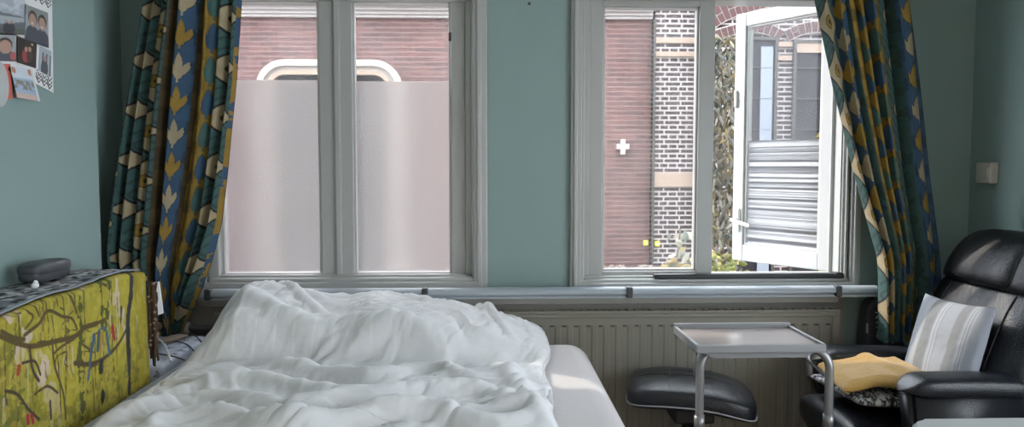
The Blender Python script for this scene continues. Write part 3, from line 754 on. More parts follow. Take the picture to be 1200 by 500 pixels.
# ================================================================== LEFT: CABINET, CLOTHS
CX0, CX1, CY0, CY1, CZ = XB+.004, -1.000, 1.15, 2.275, .926
cab = empty('cabinet', ((CX0+CX1)/2, (CY0+CY1)/2, 0), 'narrow cabinet under the yellow jungle throw, beside the bed', 'cabinet')
MB().box((CX0+.004, CY0, .06), (CX1-.008, CY1-.008, CZ-.006), .006).build('body', 'tan', cab)
for sy in (CY0+.06, CY1-.06):
    for sx in (CX0+.03, CX1-.04): MB().tube([(sx, sy, 0), (sx, sy, .065)], .015, 10).build('leg', 'black', cab)
# jungle throw: top flap, rounded edge, long front
jn, jm = 470, 300
s_ = np.linspace(CY0-.02, CY1+.004, jn); LEN = .66; t_ = np.linspace(-.03, LEN, jm)
Sg, Tg = np.meshgrid(s_, t_)
r = .012
topz = CZ+.010+.006*np.sin(Sg*7)-.004*np.sin(Sg*17)
Xj = np.where(Tg < 0, CX1-r+Tg, np.where(Tg < r*PI/2, CX1-r+r*np.sin(np.clip(Tg/r, 0, PI/2)), CX1))
Zj = np.where(Tg < 0, topz, np.where(Tg < r*PI/2, topz-r+r*np.cos(np.clip(Tg/r, 0, PI/2)), topz-r-(Tg-r*PI/2)))
w_ = np.clip(Tg, 0, 1)
Xj = Xj+w_*.020*np.clip(fbm(Sg*9, Tg*1.2, 2, 3)-.1, 0, 1)+.003*fbm(Sg*22, Tg*14, 2, 4)*(Tg > .01)
Xj = np.where(Sg > CY1-.05, Xj-.0*w_, Xj)
# painting in the cloth's own plane, authored from picture coordinates
def jp(px, py): v = atX(px, py, CX1); return (v.y, CZ-v.z)
def jpl(pts, n=30): return spline([jp(*p) for p in pts], n)
G = np.empty(Sg.shape+(3,)); n1 = fbm(Sg*6, Tg*5, 4, 51); n2 = fbm(Sg*40, Tg*40, 3, 52); n3 = fbm(Sg*70, Tg*6, 3, 53)
G[:] = (.47,.44,.035); put(G, sstep(.45, .75, n1), (.36,.35,.03)); put(G, sstep(.15, .55, Tg)*.45, (.30,.26,.03)); put(G, sstep(.58, .72, n3)*sstep(.1, .3, Tg)*.7, (.20,.19,.02))
put(G, sstep(.60, .66, n2)*.35, (.55,.53,.10))
yl = jp(20, 400)[0]
put(G, (1-sstep(yl-.03, yl+.12, Sg))*sstep(.40, .60, n2)*.8*sstep(.05, .3, Tg+n1*.2), (.12,.15,.015))   # foliage at the left
put(G, sstep(.5, .6, fbm(Sg*28, Tg*28, 3, 57))*sstep(.26, .36, Tg)*(1-sstep(jp(75,450)[0], jp(100,450)[0], Sg))*.75, (.22,.25,.02))
put(G, sstep(.55, .62, fbm(Sg*35, Tg*30, 3, 58))*sstep(.30, .42, Tg)*.5, (.60,.58,.10))
put(G, sstep(.72, .76, fbm(Sg*30, Tg*14, 3, 59))*(1-sstep(.0, .45, Tg))*.9, (.70,.62,.55))
for cx_, cy_ in ((8, 355), (12, 372), (30, 352), (100, 336), (47, 450), (22, 425), (106, 334), (52, 440)):
    a, b = jp(cx_, cy_); d = np.hypot((Sg-a)*1.3, (Tg-b)*.8); put(G, (d < .018+.02*(n2-.4))*.85, (.72,.62,.58))
def stroke(pts, w, col, w2=None, rough=0., op=1.):
    d, t = seg_dist(Sg, Tg, jpl(pts)); ww = .52*(w+((w2 if w2 is not None else w)-w)*t)+.0008
    put(G, sstep(ww*1.15, ww*.75, d+rough*(n2-.5))*op, col)
# thin saplings
for pts in ([(18,350),(24,420),(20,500)], [(42,347),(46,375),(50,400)], [(52,346),(55,380),(56,405)], [(72,342),(76,400),(75,470)], [(86,339),(88,375)], [(97,334),(99,400),(96,460)], [(130,330),(131,420),(133,450)], [(118,335),(120,440)], [(60,380),(66,430),(70,500)], [(4,400),(6,500)], [(135,395),(136,440)], [(110,400),(110,460)]):
    stroke(pts, .0035, (.09,.075,.02), .002)
stroke([(24,350),(30,370),(38,380),(30,392)], .004, (.10,.075,.025)); stroke([(36,348),(40,366),(46,382)], .004, (.10,.075,.025)); stroke([(56,345),(50,368),(52,385)], .003, (.10,.075,.025))
stroke([(74,338),(84,360),(92,380)], .007, (.10,.09,.02)); stroke([(112,330),(118,340),(124,345)], .006, (.09,.07,.02))
_r = random.Random(5)
for k in range(60):   # slender stems of the forest floor, many and thin
    x = _r.uniform(-4, 150); y0 = _r.uniform(345, 450); y1 = y0+_r.uniform(25, 80); c_ = _r.choice([(.10,.085,.02), (.16,.15,.02), (.55,.52,.12), (.30,.22,.05), (.20,.18,.02), (.60,.52,.35)])
    stroke([(x, y0), (x+_r.uniform(-3, 3), (y0+y1)/2), (x+_r.uniform(-4, 4), y1)], _r.uniform(.002, .005), c_, .002, .006, .75)
for k in range(26):   # twigs
    x, y = _r.uniform(0, 110), _r.uniform(350, 480); a_ = _r.uniform(-2.6, -.5); l_ = _r.uniform(8, 22)
    stroke([(x, y), (x+l_*.5*math.cos(a_), y+l_*.5*math.sin(a_)+1.5), (x+l_*math.cos(a_+.5), y+l_*math.sin(a_+.5))], .003, (.09,.07,.02), .0015)
put(G, sstep(.50, .62, fbm(Sg*45, Tg*45, 3, 61))*sstep(.22, .34, Tg+.1*n1)*.55, (.13,.14,.012))
put(G, sstep(.60, .66, fbm(Sg*60, Tg*60, 2, 62))*.45, (.60,.57,.10))
put(G, sstep(.56, .64, fbm(Sg*18, Tg*40, 3, 63))*sstep(jp(60,400)[0], jp(140,400)[0], Sg)*sstep(.2, .4, Tg)*.6, (.26,.15,.03))
# mossy hanging trunks
for pts, w in (([(92,334),(94,390),(92,440),(95,500)], .012), ([(120,330),(117,360),(118,392)], .009), ([(128,328),(126,360),(123,395)], .009)): stroke(pts, w, (.09,.115,.012), w*.9, .05)
# main branches
stroke([(-5,396),(20,408),(38,414),(62,410),(88,402),(98,392),(112,388)], .009, (.11,.08,.02), .013)
stroke([(0,392),(14,400),(28,405)], .008, (.11,.085,.02)); stroke([(28,400),(45,388),(56,374),(72,380),(84,382),(90,394)], .008, (.10,.075,.02), .006)
stroke([(60,412),(63,440),(72,470),(75,500)], .006, (.10,.08,.025)); stroke([(34,414),(37,440),(44,455)], .007, (.07,.05,.03)); stroke([(62,424),(70,416),(88,404)], .006, (.12,.09,.02))
stroke([(86,434),(108,434),(128,424),(140,410),(148,394)], .011, (.085,.06,.018), .008); stroke([(112,388),(122,384)], .008, (.10,.08,.02))
stroke([(26,432),(40,432),(46,448)], .005, (.06,.045,.03)); stroke([(5,462),(20,468),(34,488),(44,500)], .006, (.06,.05,.02)); stroke([(40,470),(54,462),(66,470)], .005, (.08,.06,.02)); stroke([(97,412),(104,418)], .005, (.1,.08,.02))
# dark trunk at the right
stroke([(154,320),(153,350),(149,385),(150,430),(150,470)], .026, (.035,.037,.04), .014, .01)
stroke([(117,432),(118,480)], .010, (.02,.025,.02), .010, .03); stroke([(141,370),(140,395)], .004, (.08,.09,.02), .005, .02); stroke([(57,480),(58,500)], .007, (.05,.04,.03))
stroke([(113,455),(122,446)], .007, (.35,.33,.03))
put(G, (Sg > jp(157, 400)[0])*.5*sstep(.40, .52, n3), (.16,.16,.02))
put(G, sstep(jp(158,400)[0], jp(166,400)[0], Sg)*.35, (.42,.34,.02))
# parrots
stroke([(109,402),(106,420),(102,452)], .015, (.05,.14,.26), .007); stroke([(115,398),(113,418)], .014, (.05,.12,.14)); stroke([(124,400),(127,424)], .014, (.07,.16,.22)); stroke([(118,400),(116,420)], .010, (.45,.30,.03))
stroke([(131,394),(133,408)], .015, (.42,.02,.04), .010); stroke([(22,436),(21,443)], .012, (.42,.06,.03)); stroke([(32,494),(33,503)], .009, (.40,.02,.04)); stroke([(36,494),(38,503)], .007, (.35,.02,.05)); stroke([(117,394),(124,394)], .006, (.08,.16,.22))
jt = np_grid('jungle_throw', np.stack([Xj, Sg, Zj], -1), np.clip(G, 0, 1)*np.array((.76,.68,.62)), 'cloth', None, .004, off=1.)
tag(jt, 'yellow throw printed with jungle trees and parrots, draped over the cabinet', 'throw')
# end flap of the throw, tassels
en = 60; eu, et = np.meshgrid(np.linspace(0, 1, en), np.linspace(0, 1, 90))
# runner on top
rn, rm = 300, 60
Sr, Xr = np.meshgrid(np.linspace(CY0, CY1-.002, rn), np.linspace(0, 1, rm))
Cr = np.empty(Sr.shape+(3,)); Cr[:] = (.20,.21,.24)
u1 = np.mod(Sr*14+np.floor(Xr*4)*.5, 1); u2 = np.mod(Xr*4, 1); nb = fbm(Sr*55, Xr*12, 3, 71)
put(Cr, ((np.abs(u1-.5) < .26) & (np.abs(u2-.5) < .28))*1., (.025,.027,.032)); put(Cr, (nb > .60)*.9, (.62,.60,.60)); put(Cr, (Xr > .93)*1., (.30,.32,.36))
Zr = CZ+.017+.006*np.sin(Sr*7)-.004*np.sin(Sr*17)+.003*fbm(Sr*30, Xr*6, 2, 72)
rr_ = np_grid('runner', np.stack([CX0+.002+(CX1-.010-CX0)*Xr, Sr, Zr], -1), Cr, 'cloth', None, .003, off=1.)
tag(rr_, 'grey runner with a black and white woven pattern on top of the jungle throw', 'runner')
# dark grey oval case
c = atX(58, 331, -1.105); 
cs = empty('spectacle_case', (c.x, c.y, CZ+.02), 'dark grey rounded case lying on the patterned runner', 'case')
L_ = .165
MB().pillow((-1.115, c.y, CZ+0.051), (.062, L_, .05), .55, .5).build('lower_shell', 'case', cs, smooth=True)
MB().pillow((-1.115, c.y, CZ+0.060), (.066, L_*1.02, .036), .6, .5).build('lid', 'case', cs, smooth=True)
# scattered white bits
c = atX(41, 334, -1.06)
t = MB(); t.pillow((-1.06, c.y, CZ+0.034), (.014, .022, .012), .8, .8, 12, 8); t.pillow((-1.07, c.y+.02, CZ+0.034), (.01, .014, .02), .8, .8, 12, 8)
tag(t.build('earbud', 'paper', smooth=True), 'tiny white earbud on the runner in front of the dark case', 'earbud')
# tassel fringe at the end of the throw
fg = empty('tassel_fringe', (CX1-.03, CY1+.012, CZ-.3), 'dark brown beaded tassel fringe hanging at the end of the cabinet', 'fringe')
f = MB(); bd = MB()
for k in range(40):
    x = CX1+.002+.020*random.random(); y = CY1+.012+.014*random.random(); z0 = CZ-.02-.05*random.random(); ln = .13+.09*random.random()
    f.tube([(x+.003*math.sin(j*1.7+k), y+.003*math.cos(j*2+k), z0-ln*j/7) for j in range(8)], .0035, 5)
    for q_ in range(1):
        zz = z0-ln*random.random(); bd.pillow((x+.002, y-.002, zz), (.009, .009, .009), 1, 1, 8, 6)
fgo = f.build('strands', 'fringe', fg); bd.build('beads', 'bead', fgo)
# white card hanging there
a = [(177,331), (186,330), (191,367), (180,371)]
YC = 2.306
cd = MB().prism([atY(x, y, YC+.0008*(x-177)) for x, y in a], (0.0, .006, 0)).build('paper_card', 'paper')
tag(cd, 'plain white card hanging beside the tassel fringe', 'card')

# ------------------------------------------------------------------ nightstand with star cloth
NX0, NX1, NY0, NY1, NZ = -1.36, -.990, 2.36, 2.745, .632
ns = empty('nightstand', ((NX0+NX1)/2, (NY0+NY1)/2, 0), 'small nightstand under the starry blue cloth', 'nightstand')
MB().box((NX0+.01, NY0+.01, .08), (NX1-.012, NY1-.01, NZ-.008), .01).build('body', 'tan', ns)
for sy in (NY0+.05, NY1-.05):
    for sx in (NX0+.05, NX1-.05): MB().tube([(sx, sy, 0), (sx, sy, .085)], .016, 10).build('leg', 'black', ns)
# cloth: one sheet over the top and down the bed side and the near side (radial param)
cn = 150
def cloth_over(x0, x1, y0, y1, z, drop, nA=240, nB=150):
    uu = np.linspace(-1.0, 1.0, nA); vv = np.linspace(-1., 1., nB)
    Uc, Vc = np.meshgrid(uu, vv)
    cxm, cym = (x0+x1)/2, (y0+y1)/2; hx_, hy_ = (x1-x0)/2, (y1-y0)/2
    ex, ey = Uc*(hx_+drop), Vc*(hy_+drop)
    ox, oy = np.clip(np.abs(ex)-hx_, 0, None), np.clip(np.abs(ey)-hy_, 0, None)
    rr = .012; d = np.hypot(ox, oy)
    fall = np.where(d < rr*1.57, rr*(1-np.cos(np.clip(d/rr, 0, 1.57))), rr+d-rr*1.57)
    outd = np.where(d < rr*1.57, rr*np.sin(np.clip(d/rr, 0, 1.57)), rr)
    nx_, ny_ = ox/(d+1e-9), oy/(d+1e-9)
    wav = .006*np.clip(fall-.02, 0, .2)/.2*np.sin((ex-ey)*38)+.006*np.clip(fall, 0, .2)*np.sin((ex+ey)*61)
    X = cxm+np.sign(ex)*(np.minimum(np.abs(ex), hx_)+nx_*(outd+wav)); Y = cym+np.sign(ey)*(np.minimum(np.abs(ey), hy_)+ny_*(outd+wav))
    Z = z-fall+.004*fbm(ex*22, ey*22, 3, 81)*(fall < .01)
    return np.stack([X, Y, Z], -1), ex, ey
Pn, ex, ey = cloth_over(NX0, NX1-.012, NY0, NY1, NZ, .17)
Cn = np.empty(Pn.shape); Cn[:] = (.52,.57,.66); nb = fbm(ex*18, ey*18, 3, 83); put(Cn, sstep(.45, .65, nb)*.5, (.62,.65,.70))
gx, gy = ex/.052, ey/.052; ix, iy = np.floor(gx), np.floor(gy+.5*(ix % 2) if False else gy)
fxx, fyy = gx-ix-.5-.25*(_hash(ix, iy, 5)-.5), gy-iy-.5-.25*(_hash(ix, iy, 6)-.5)
rad, ang = np.hypot(fxx, fyy), np.arctan2(fyy, fxx)+_hash(ix, iy, 9)*6
star = rad < .20+.13*np.cos(5*ang)
put(Cn, star*(_hash(ix, iy, 12) > .25)*.85, (.10,.14,.22))
scl = np_grid('star_cloth', Pn, Cn, 'cloth', None, .002, off=1.)
tag(scl, 'pale blue cloth with dark stars draped over the nightstand', 'cloth')
c = atZ(203, 396, NZ+.012)
MB_ = MB(); MB_.pillow((0, 0, 0), (.05, .105, .014), .4, .35, mtx=None)
ob = MB_.build('tan_remote', 'tan', smooth=True); ob.location = (c.x, c.y-.01, NZ+.013); ob.rotation_euler = (0, 0, math.radians(-28)); tag(ob, 'tan oblong wallet lying on the starry cloth', 'wallet'); ob.name = 'wallet'
def cable(name, px_pts, z, r, m, label, over=None):
    P = []
    for k, (x, y) in enumerate(px_pts):
        v = atZ(x, y, z)
        if v.x > NX1+.004: v = atX(x, y, NX1+(.019 if r > .003 else .009))
        P.append(v)
    P = spline([tuple(v) for v in P], 40)
    o = MB().tube([Vector(p) for p in P], r, 8).build(name, m, smooth=True); return tag(o, label, 'cable')
cable('power_cable', [(180,397),(188,399),(193,406),(197,414),(200,423)], NZ+.019, .0042, 'whitecable', 'thick pale cable looping over the edge of the starry cloth')
cable('power_cable', [(176,413),(190,415),(206,418),(222,424)], NZ+.012, .0025, 'case', 'thin dark cable running low across the side of the starry cloth')
cable('power_cable', [(196,403),(208,400),(220,404),(228,412),(233,420)], NZ+.012, .0025, 'case', 'thin dark cable arching over the near half of the starry cloth')
cable('power_cable', [(214,394),(222,391),(230,394),(237,402),(240,408)], NZ+.012, .0025, 'case', 'thin dark cable arching over the far corner of the starry cloth')

# ================================================================== RADIATOR
RYF, RYB = W-.105, W-.045
rx0, rx1 = wx(247, RYF), wx(990, RYF); rz1 = wz(365, RYF); rz0 = .10
rad_ = empty('radiator', ((rx0+rx1)/2, W-.07, rz0), 'long beige panel radiator under the window sill', 'radiator')
def rad_panel():
    """ribbed front sheet lofted across x"""
    n = int((rx1-rx0)/.0475); prof = []
    x = rx0+.03
    step = (rx1-rx0-.06)/n
    for k in range(n):
        prof += [(x, 0), (x+step*.32, 0), (x+step*.42, .0028), (x+step*.86, .0028), (x+step*.96, 0)]; x += step
    prof.append((rx1-.03, 0))
    zz = [(rz0+.02, 1), (rz0+.05, 1), (rz1-.062, 1), (rz1-.052, 0)]
    m = MB(); rows = []
    for z, k in [(rz0+.012, 0)]+[(rz0+.03, 1), (rz1-.066, 1), (rz1-.054, 0), (rz1-.02, 0)]:
        rows.append([m.bm.verts.new((px_, RYF+.004-.007*0+ (d*k), z)) for px_, d in prof])
    for A, B in zip(rows, rows[1:]):
        for i in range(len(A)-1): m.bm.faces.new((A[i], A[i+1], B[i+1], B[i]))
    return m
rad_panel().build('front_panel', 'rad', rad_)
b = MB(); b.box((rx0, RYF, rz0), (rx0+.034, RYB, rz1-.012), .006); b.box((rx1-.034, RYF, rz0), (rx1, RYB, rz1-.012), .006)
b.box((rx0, RYF-.001, rz1-.028), (rx1, RYB, rz1-.012), .004); b.box((rx0, RYF-.001, rz0), (rx1, RYB, rz0+.02), .004); b.box((rx0+.02, RYF+.02, rz0+.01), (rx1-.02, RYB, rz1-.02))
b.build('casing', 'rad', rad_)
g = MB(); g.box((rx0, RYF+.004, rz1-.012), (rx1, RYF+.010, rz1), .002); g.box((rx0, RYB-.006, rz1-.012), (rx1, RYB, rz1), .002)
for k in range(80):
    x = rx0+.02+(rx1-rx0-.04)*k/79; g.box((x-.002, RYF+.008, rz1-.011), (x+.002, RYB-.004, rz1-.002))
g.build('top_grille', 'rad', rad_)
n = int((rx1-rx0)/.0475); step = (rx1-rx0-.06)/n
for k in range(n):
    sl = MB().box((rx0+.03+step*(k+.48), RYF+.0035, rz1-.0605), (rx0+.03+step*(k+.8), RYF+.012, rz1-.0555), .001)
    sl.build('vent_slot', 'dark', rad_)
v = atY(221, 384, W-.075)
vb = MB(); vb.tube([(v.x-.004, v.y, v.z), (rx0+.01, v.y, v.z)], .012, 12).build('valve_pipe', 'steel', rad_)
vb = MB(); vb.tube([(v.x-.035, v.y, v.z), (v.x-.03, v.y, v.z), (v.x-.0, v.y, v.z), (v.x+.004, v.y, v.z)], [.016, .024, .024, .018], 16); vb.build('valve_knob', 'whitecable', rad_, smooth=True)
c = atY(605, 376, RYF-.002); MB().box((c.x-.004, RYF-.004, c.z-.005), (c.x+.004, RYF+.002, c.z+.004), .001).build('drain_plug', 'dark', rad_)

# ================================================================== LEFT WALL PHOTOS
XPH = XB+.003
def wq(pts, d=0.): return [atX(x, y, XPH+d) for x, y in pts]
def photo_grid(q, paint, name, parent, nn=44, d=0.):
    a, b, c_, e = [np.array(v) for v in wq(q, d)]
    u = np.linspace(0, 1, nn); Uq, Vq = np.meshgrid(u, u)
    P = ((1-Uq)*(1-Vq))[..., None]*a+(Uq*(1-Vq))[..., None]*b+(Uq*Vq)[..., None]*c_+((1-Uq)*Vq)[..., None]*e
    C = np.empty(P.shape); paint(Uq, Vq, C)
    return np_grid(name, P, C, 'print', parent, .0015, off=0.)
def el(U_, V2, cx_, cy_, a, b): return (((U_-cx_)/a)**2+((V2-cy_)/b)**2 < 1)*1.
SK, HR, DK = (.42,.26,.2), (.05,.035,.03), (.03,.035,.05)
def p_lake(U_, V2, C):
    n = fbm(U_*6, V2*9, 4, 91); C[:] = (.34,.38,.44); put(C, sstep(.4, .7, n)*(V2 < .45), (.55,.58,.62)); put(C, (V2 > .42+.10*U_)*1., (.12,.14,.15)); put(C, ((V2 > .55) & (V2 < .85-.2*U_))*1., (.36,.40,.44)); put(C, (V2 > .85)*1., (.10,.11,.10))
    for x in (.55, .68): put(C, el(U_, V2, x, .86, .07, .16), DK); put(C, el(U_, V2, x, .68, .035, .05), SK)
def p_pair(U_, V2, C):
    C[:] = (.30,.34,.38); put(C, (V2 < .3)*.6, (.20,.22,.20))
    for x, y in ((.3, .38), (.72, .40)): put(C, el(U_, V2, x, y+.5, .30, .36), (.055,.065,.085)); put(C, el(U_, V2, x, y-.06, .19, .22), HR); put(C, el(U_, V2, x, y, .15, .19), SK); put(C, el(U_, V2, x, y+.09, .07, .03), (.6,.5,.48))
def p_face(U_, V2, C):
    C[:] = (.32,.35,.36); put(C, el(U_, V2, .55, 1., .5, .45), (.06,.07,.09)); put(C, el(U_, V2, .62, .38, .26, .28), HR); put(C, el(U_, V2, .62, .46, .22, .26), SK); put(C, el(U_, V2, .9, .8, .12, .16), (.40,.10,.10))
def p_night(U_, V2, C):
    C[:] = (.018,.016,.015); put(C, el(U_, V2, .42, .66, .18, .24), (.32,.04,.05)); put(C, el(U_, V2, .62, .62, .15, .26), (.06,.04,.03)); put(C, el(U_, V2, .45, .38, .08, .10), SK); put(C, el(U_, V2, .64, .34, .08, .10), SK); put(C, el(U_, V2, .75, .12, .05, .04), (.6,.5,.3))
def p_city(U_, V2, C):
    C[:] = (.38,.43,.48); put(C, (np.mod(U_*3, 1) > .6)*(V2 > .2), (.12,.13,.15)); put(C, el(U_, V2, .45, .8, .3, .35), (.06,.07,.09)); put(C, el(U_, V2, .45, .42, .12, .12), SK)
def p_blue(U_, V2, C):
    C[:] = (.32,.42,.55); put(C, (V2 < .35)*1., (.55,.62,.68)); put(C, ((V2 > .42) & (V2 < .7) & (fbm(U_*12, V2*8, 2, 95) > .45))*1., (.22,.20,.17)); put(C, (V2 > .82)*1., (.55,.40,.36)); put(C, el(U_, V2, .1, .12, .1, .1)+el(U_, V2, .85, .12, .1, .1), (.45,.20,.12)); put(C, (U_ > .9)*1., (.62,.64,.66))
ps = empty('photo_sheet', tuple(atX(40, 60, XB)), 'white chevron-edged sheet of family photos on the pale teal wall', 'photo display')
q = wq([(-30, -25), (60, -25), (62, 108), (40, 97)]); q2 = wq([(-30, 92)])
MB().prism(wq([(-40, -25), (60, -25), (62, 109), (40, 97), (-40, 75)]), (.0015, 0, 0)).build('backing_sheet', 'paper', ps)
for k, (xa, ya, xb, yb) in enumerate([(38, -4, 60, 8), (38, -8, 60, 4), (40, -12, 60, 0), (43, 84, 61, 94), (42, 88, 61, 99), (42, 92, 61, 103)]):
    n = 6; pts = [atX(xa+(xb-xa)*i/n, ya+(yb-ya)*i/n+(3 if i % 2 else -3), XPH+.0022) for i in range(n+1)]
    MB().tube(pts, .0014, 4).build('chevron_line', 'case', ps)

for qd, pf, nm in (([(-22,-12), (28,-2), (29,41), (-22,37)], p_lake, 'photo'), ([(30,5), (56,15), (57,56), (29,46)], p_pair, 'photo'), ([(-16,40), (18,41), (19,72), (-16,71)], p_face, 'photo'), ([(20,42), (43,51), (42,80), (20,73)], p_night, 'photo'), ([(47,54), (60,60), (59,90), (45,82)], p_city, 'photo')):
    e_ = 1.6; cx_, cy_ = sum(p[0] for p in qd)/4, sum(p[1] for p in qd)/4
    big = [(x+math.copysign(e_, x-cx_), y+math.copysign(e_, y-cy_)) for x, y in qd]
    ph = MB().prism(wq(big, .0022), (.0012, 0, 0)).build('photo', 'paper', ps)
    photo_grid(qd, pf, 'picture', ph, d=.0045)
rc = MB().prism(wq([(-14,74), (11,75), (14,116), (-14,114)], .008), (.002, 0, 0)).build('red_card', 'redcard')
tag(rc, 'red card with a grey disc stuck below the family photos', 'card')
cc = atX(0, 98, XPH+.012)
MB().loft([[(XPH+.0102+dx, cc.y+.036*math.cos(a), cc.z+.055*math.sin(a)) for a in np.linspace(0, 2*PI, 28, endpoint=False)] for dx in (0, .0012)]).build('grey_disc', 'greytop', rc)
MB().pillow((XPH+.011, atX(7, 80, XPH).y, atX(7, 81, XPH).z), (.002, .018, .012), .8, .8, 10, 6).build('dark_mark', 'case', rc)
bc = photo_grid([(12,77), (37,81), (47,119), (20,114)], p_blue, 'postcard', None, 60, d=.016)
tag(bc, 'tilted blue postcard in a clear sleeve hanging under the photo sheet', 'postcard')

# small dark nail on the pier, socket on the right wall
c = atY(620, 5, W)
n_ = MB().tube([(c.x, W+.002, c.z), (c.x, W-.01, c.z), (c.x, W-.012, c.z)], [.003, .003, .006], 10).build('nail', 'dark'); tag(n_, 'small dark nail high on the teal pier between the windows', 'nail')
a, b = atX(1148, 190, XR-.03), atX(1161, 215, XR-.03)
so = empty('wall_socket', (XR, (a.y+b.y)/2, (a.z+b.z)/2), 'cream surface-mounted socket box on the right hand teal wall', 'socket')
MB().box((XR-.032, min(a.y,b.y)-.0, min(a.z,b.z)), (XR, max(a.y,b.y)+.02, max(a.z,b.z)), .006).build('box', 'socket', so)
ym = (a.y+b.y)/2
MB().box((XR-.037, min(a.y,b.y)+.012, (a.z+b.z)/2-.022), (XR-.03, max(a.y,b.y)+.006, (a.z+b.z)/2+.022), .003).build('rocker', 'socket', so)

# ================================================================== TRAY TABLE
TY0, TY1 = 2.13, 2.40
zt_ = wz(404, TY0, 890)
tx0, tx1 = atY(816, 404, TY0).x, atY(969, 404, TY0).x
tt = empty('tray_table', ((tx0+tx1)/2, (TY0+TY1)/2, 0), 'grey tray table on bent steel tubes, in front of the radiator', 'tray table')
MB().box((tx0+.006, TY0+.006, zt_-.022), (tx1-.006, TY1-.006, zt_-.006), .006).build('tray_top', 'tray', tt)
rim = MB()
rim.box((tx0, TY0, zt_-.024), (tx1, TY0+.010, zt_+.0), .004); rim.box((tx0, TY1-.012, zt_-.03), (tx1, TY1, zt_+.010), .004)
rim.box((tx0, TY0+.002, zt_-.024), (tx0+.010, TY1, zt_+.002), .004); rim.box((tx1-.010, TY0+.002, zt_-.024), (tx1, TY1, zt_+.002), .004)
rim.build('rim', 'traylip', tt)
MB().prism([(tx0+.02, TY0+.02, zt_-.022), (tx1-.02, TY0+.02, zt_-.022), (tx1-.05, TY0+.02, zt_-.042), (tx0+.055, TY0+.02, zt_-.042)], (0, TY1-TY0-.05, 0)).build('underframe', 'traylip', tt)
lx0, lx1 = wx(824, 2.18), wx(978, 2.18)
for lx, tgt in ((lx0, tx0+.075), (lx1, tx1-.05)):
    s_ = 1 if tgt > lx else -1
    P = [(lx, 2.18, 0), (lx, 2.18, .25), (lx, 2.18, zt_-.085)]+[(lx+s_*.045*(1-math.cos(t)), 2.18+.02*(1-math.cos(t)), zt_-.085+.055*math.sin(t)) for t in np.linspace(.2, PI/2, 8)]+[(tgt+s_*.03, 2.22, zt_-.030)]
    leg = MB().tube(P, .0125, 12).build('leg', 'steel', tt, smooth=True)
    MB().tube([(lx, 2.18, wz(494, 2.18)-.03), (lx, 2.18, wz(494, 2.18)+.012)], .0155, 12).build('leg_collar', 'steel', leg, smooth=True)
    MB().tube([(lx+s_*.016, 2.28, zt_-.13), (lx+s_*.02, 2.29, zt_-.07), (lx+s_*.035, 2.30, zt_-.035)], .009, 10).build('brace', 'steel', tt, smooth=True)
    MB().tube([(lx, 1.86, .016), (lx, 2.22, .016)], .015, 10).build('foot', 'steel', tt, smooth=True)
MB().tube([(tx1-.045, 2.28, zt_-.036), (wx(972, 2.24), 2.24, wz(443, 2.24))], .004, 8).build('brace', 'case', tt)
MB().tube([(lx0, 2.18, .12), (lx1, 2.18, .12)], .0115, 10).build('crossbar', 'steel', tt, smooth=True)

# ================================================================== OTTOMAN
oc = Vector((.725, 2.655, .0)); 
ot = empty('footstool', (oc.x, oc.y, 0), 'black leather footstool with a curved padded top, beside the tray table', 'footstool')
ow, od = .44, .34; zo = wz(456, 2.64)
rot = Matrix.Rotation(math.radians(-14), 4, 'Z')
def bend(p): 
    u = p.x/(ow/2); v = p.y/(od/2)
    return Vector((p.x, p.y, p.z+.026*(1-u*u)-.014*u-.006*v*v-.018*max(0, u-.3)**2))
MB().pillow((oc.x, oc.y, zo-.03), (ow, od, .085), .45, .42, 44, 18, rot, bend).build('cushion', 'leather', ot, smooth=True)
sm_ = MB()
def on_top(u, v, h=.0435):
    p = Vector((u*ow/2, v*od/2, h)); p = bend(p); e1 = max(0, 1-abs(u)**4.4); e2 = max(0, 1-abs(v)**4.4); p.z -= .0425*(1-(e1*e2)**.32); return Vector((oc.x, oc.y, zo-.03))+rot @ p
for u in (-.33, .33): sm_.tube([on_top(u, v) for v in np.linspace(-.93, .93, 20)], .0022, 6)
sm_.tube([on_top(u, .0) for u in np.linspace(-.93, .93, 20)], .0022, 6)
sm_.build('seam', 'leather', ot)
pp = MB(); R_ = []
for k in range(61):
    th = 2*PI*k/60; sg = lambda x, e: math.copysign(abs(x)**e, x)
    p = Vector((sg(math.cos(th), .42)*ow/2*1.0, sg(math.sin(th), .42)*od/2*1.0, -.018)); R_.append(Vector((oc.x, oc.y, zo-.03))+rot @ bend(p))
pp.tube(R_, .003, 6, False); pp.build('piping', 'stitch', ot, smooth=True)
MB().box((oc.x-.07, oc.y-.07, zo-.115), (oc.x+.07, oc.y+.07, zo-.06), .01).build('bracket', 'black', ot)
MB().tube([(oc.x, oc.y, .03), (oc.x, oc.y, zo-.10)], .028, 16).build('column', 'black', ot, smooth=True)
MB().loft([[(oc.x+r_*math.cos(a), oc.y+r_*math.sin(a), z_) for a in np.linspace(0, 2*PI, 32, endpoint=False)] for r_, z_ in ((.145, 0), (.15, .012), (.14, .028), (.03, .04))]).build('base', 'black', ot, smooth=True)

# ================================================================== ARMCHAIR
ch = empty('armchair', (1.40, 2.46, 0), 'black leather recliner armchair facing the bed', 'armchair')
YN, YF = 2.20, 2.70      # near and far arm centre lines
# seat: thick cushion with front roll
def seatfn(p):
    return Vector((p.x, p.y, p.z-.02*max(0, -(p.x/.27))**3+.0))
MB().pillow((1.39, 2.45, .385), (.56, .46, .15), .45, .45, 44, 18, None, seatfn).build('seat', 'leather', ch, smooth=True)
sr = MB(); sr.pillow((1.185, 2.45, .385), (.15, .47, .135), .7, .35, 30, 18); sr.build('seat_roll', 'leather', ch, smooth=True)
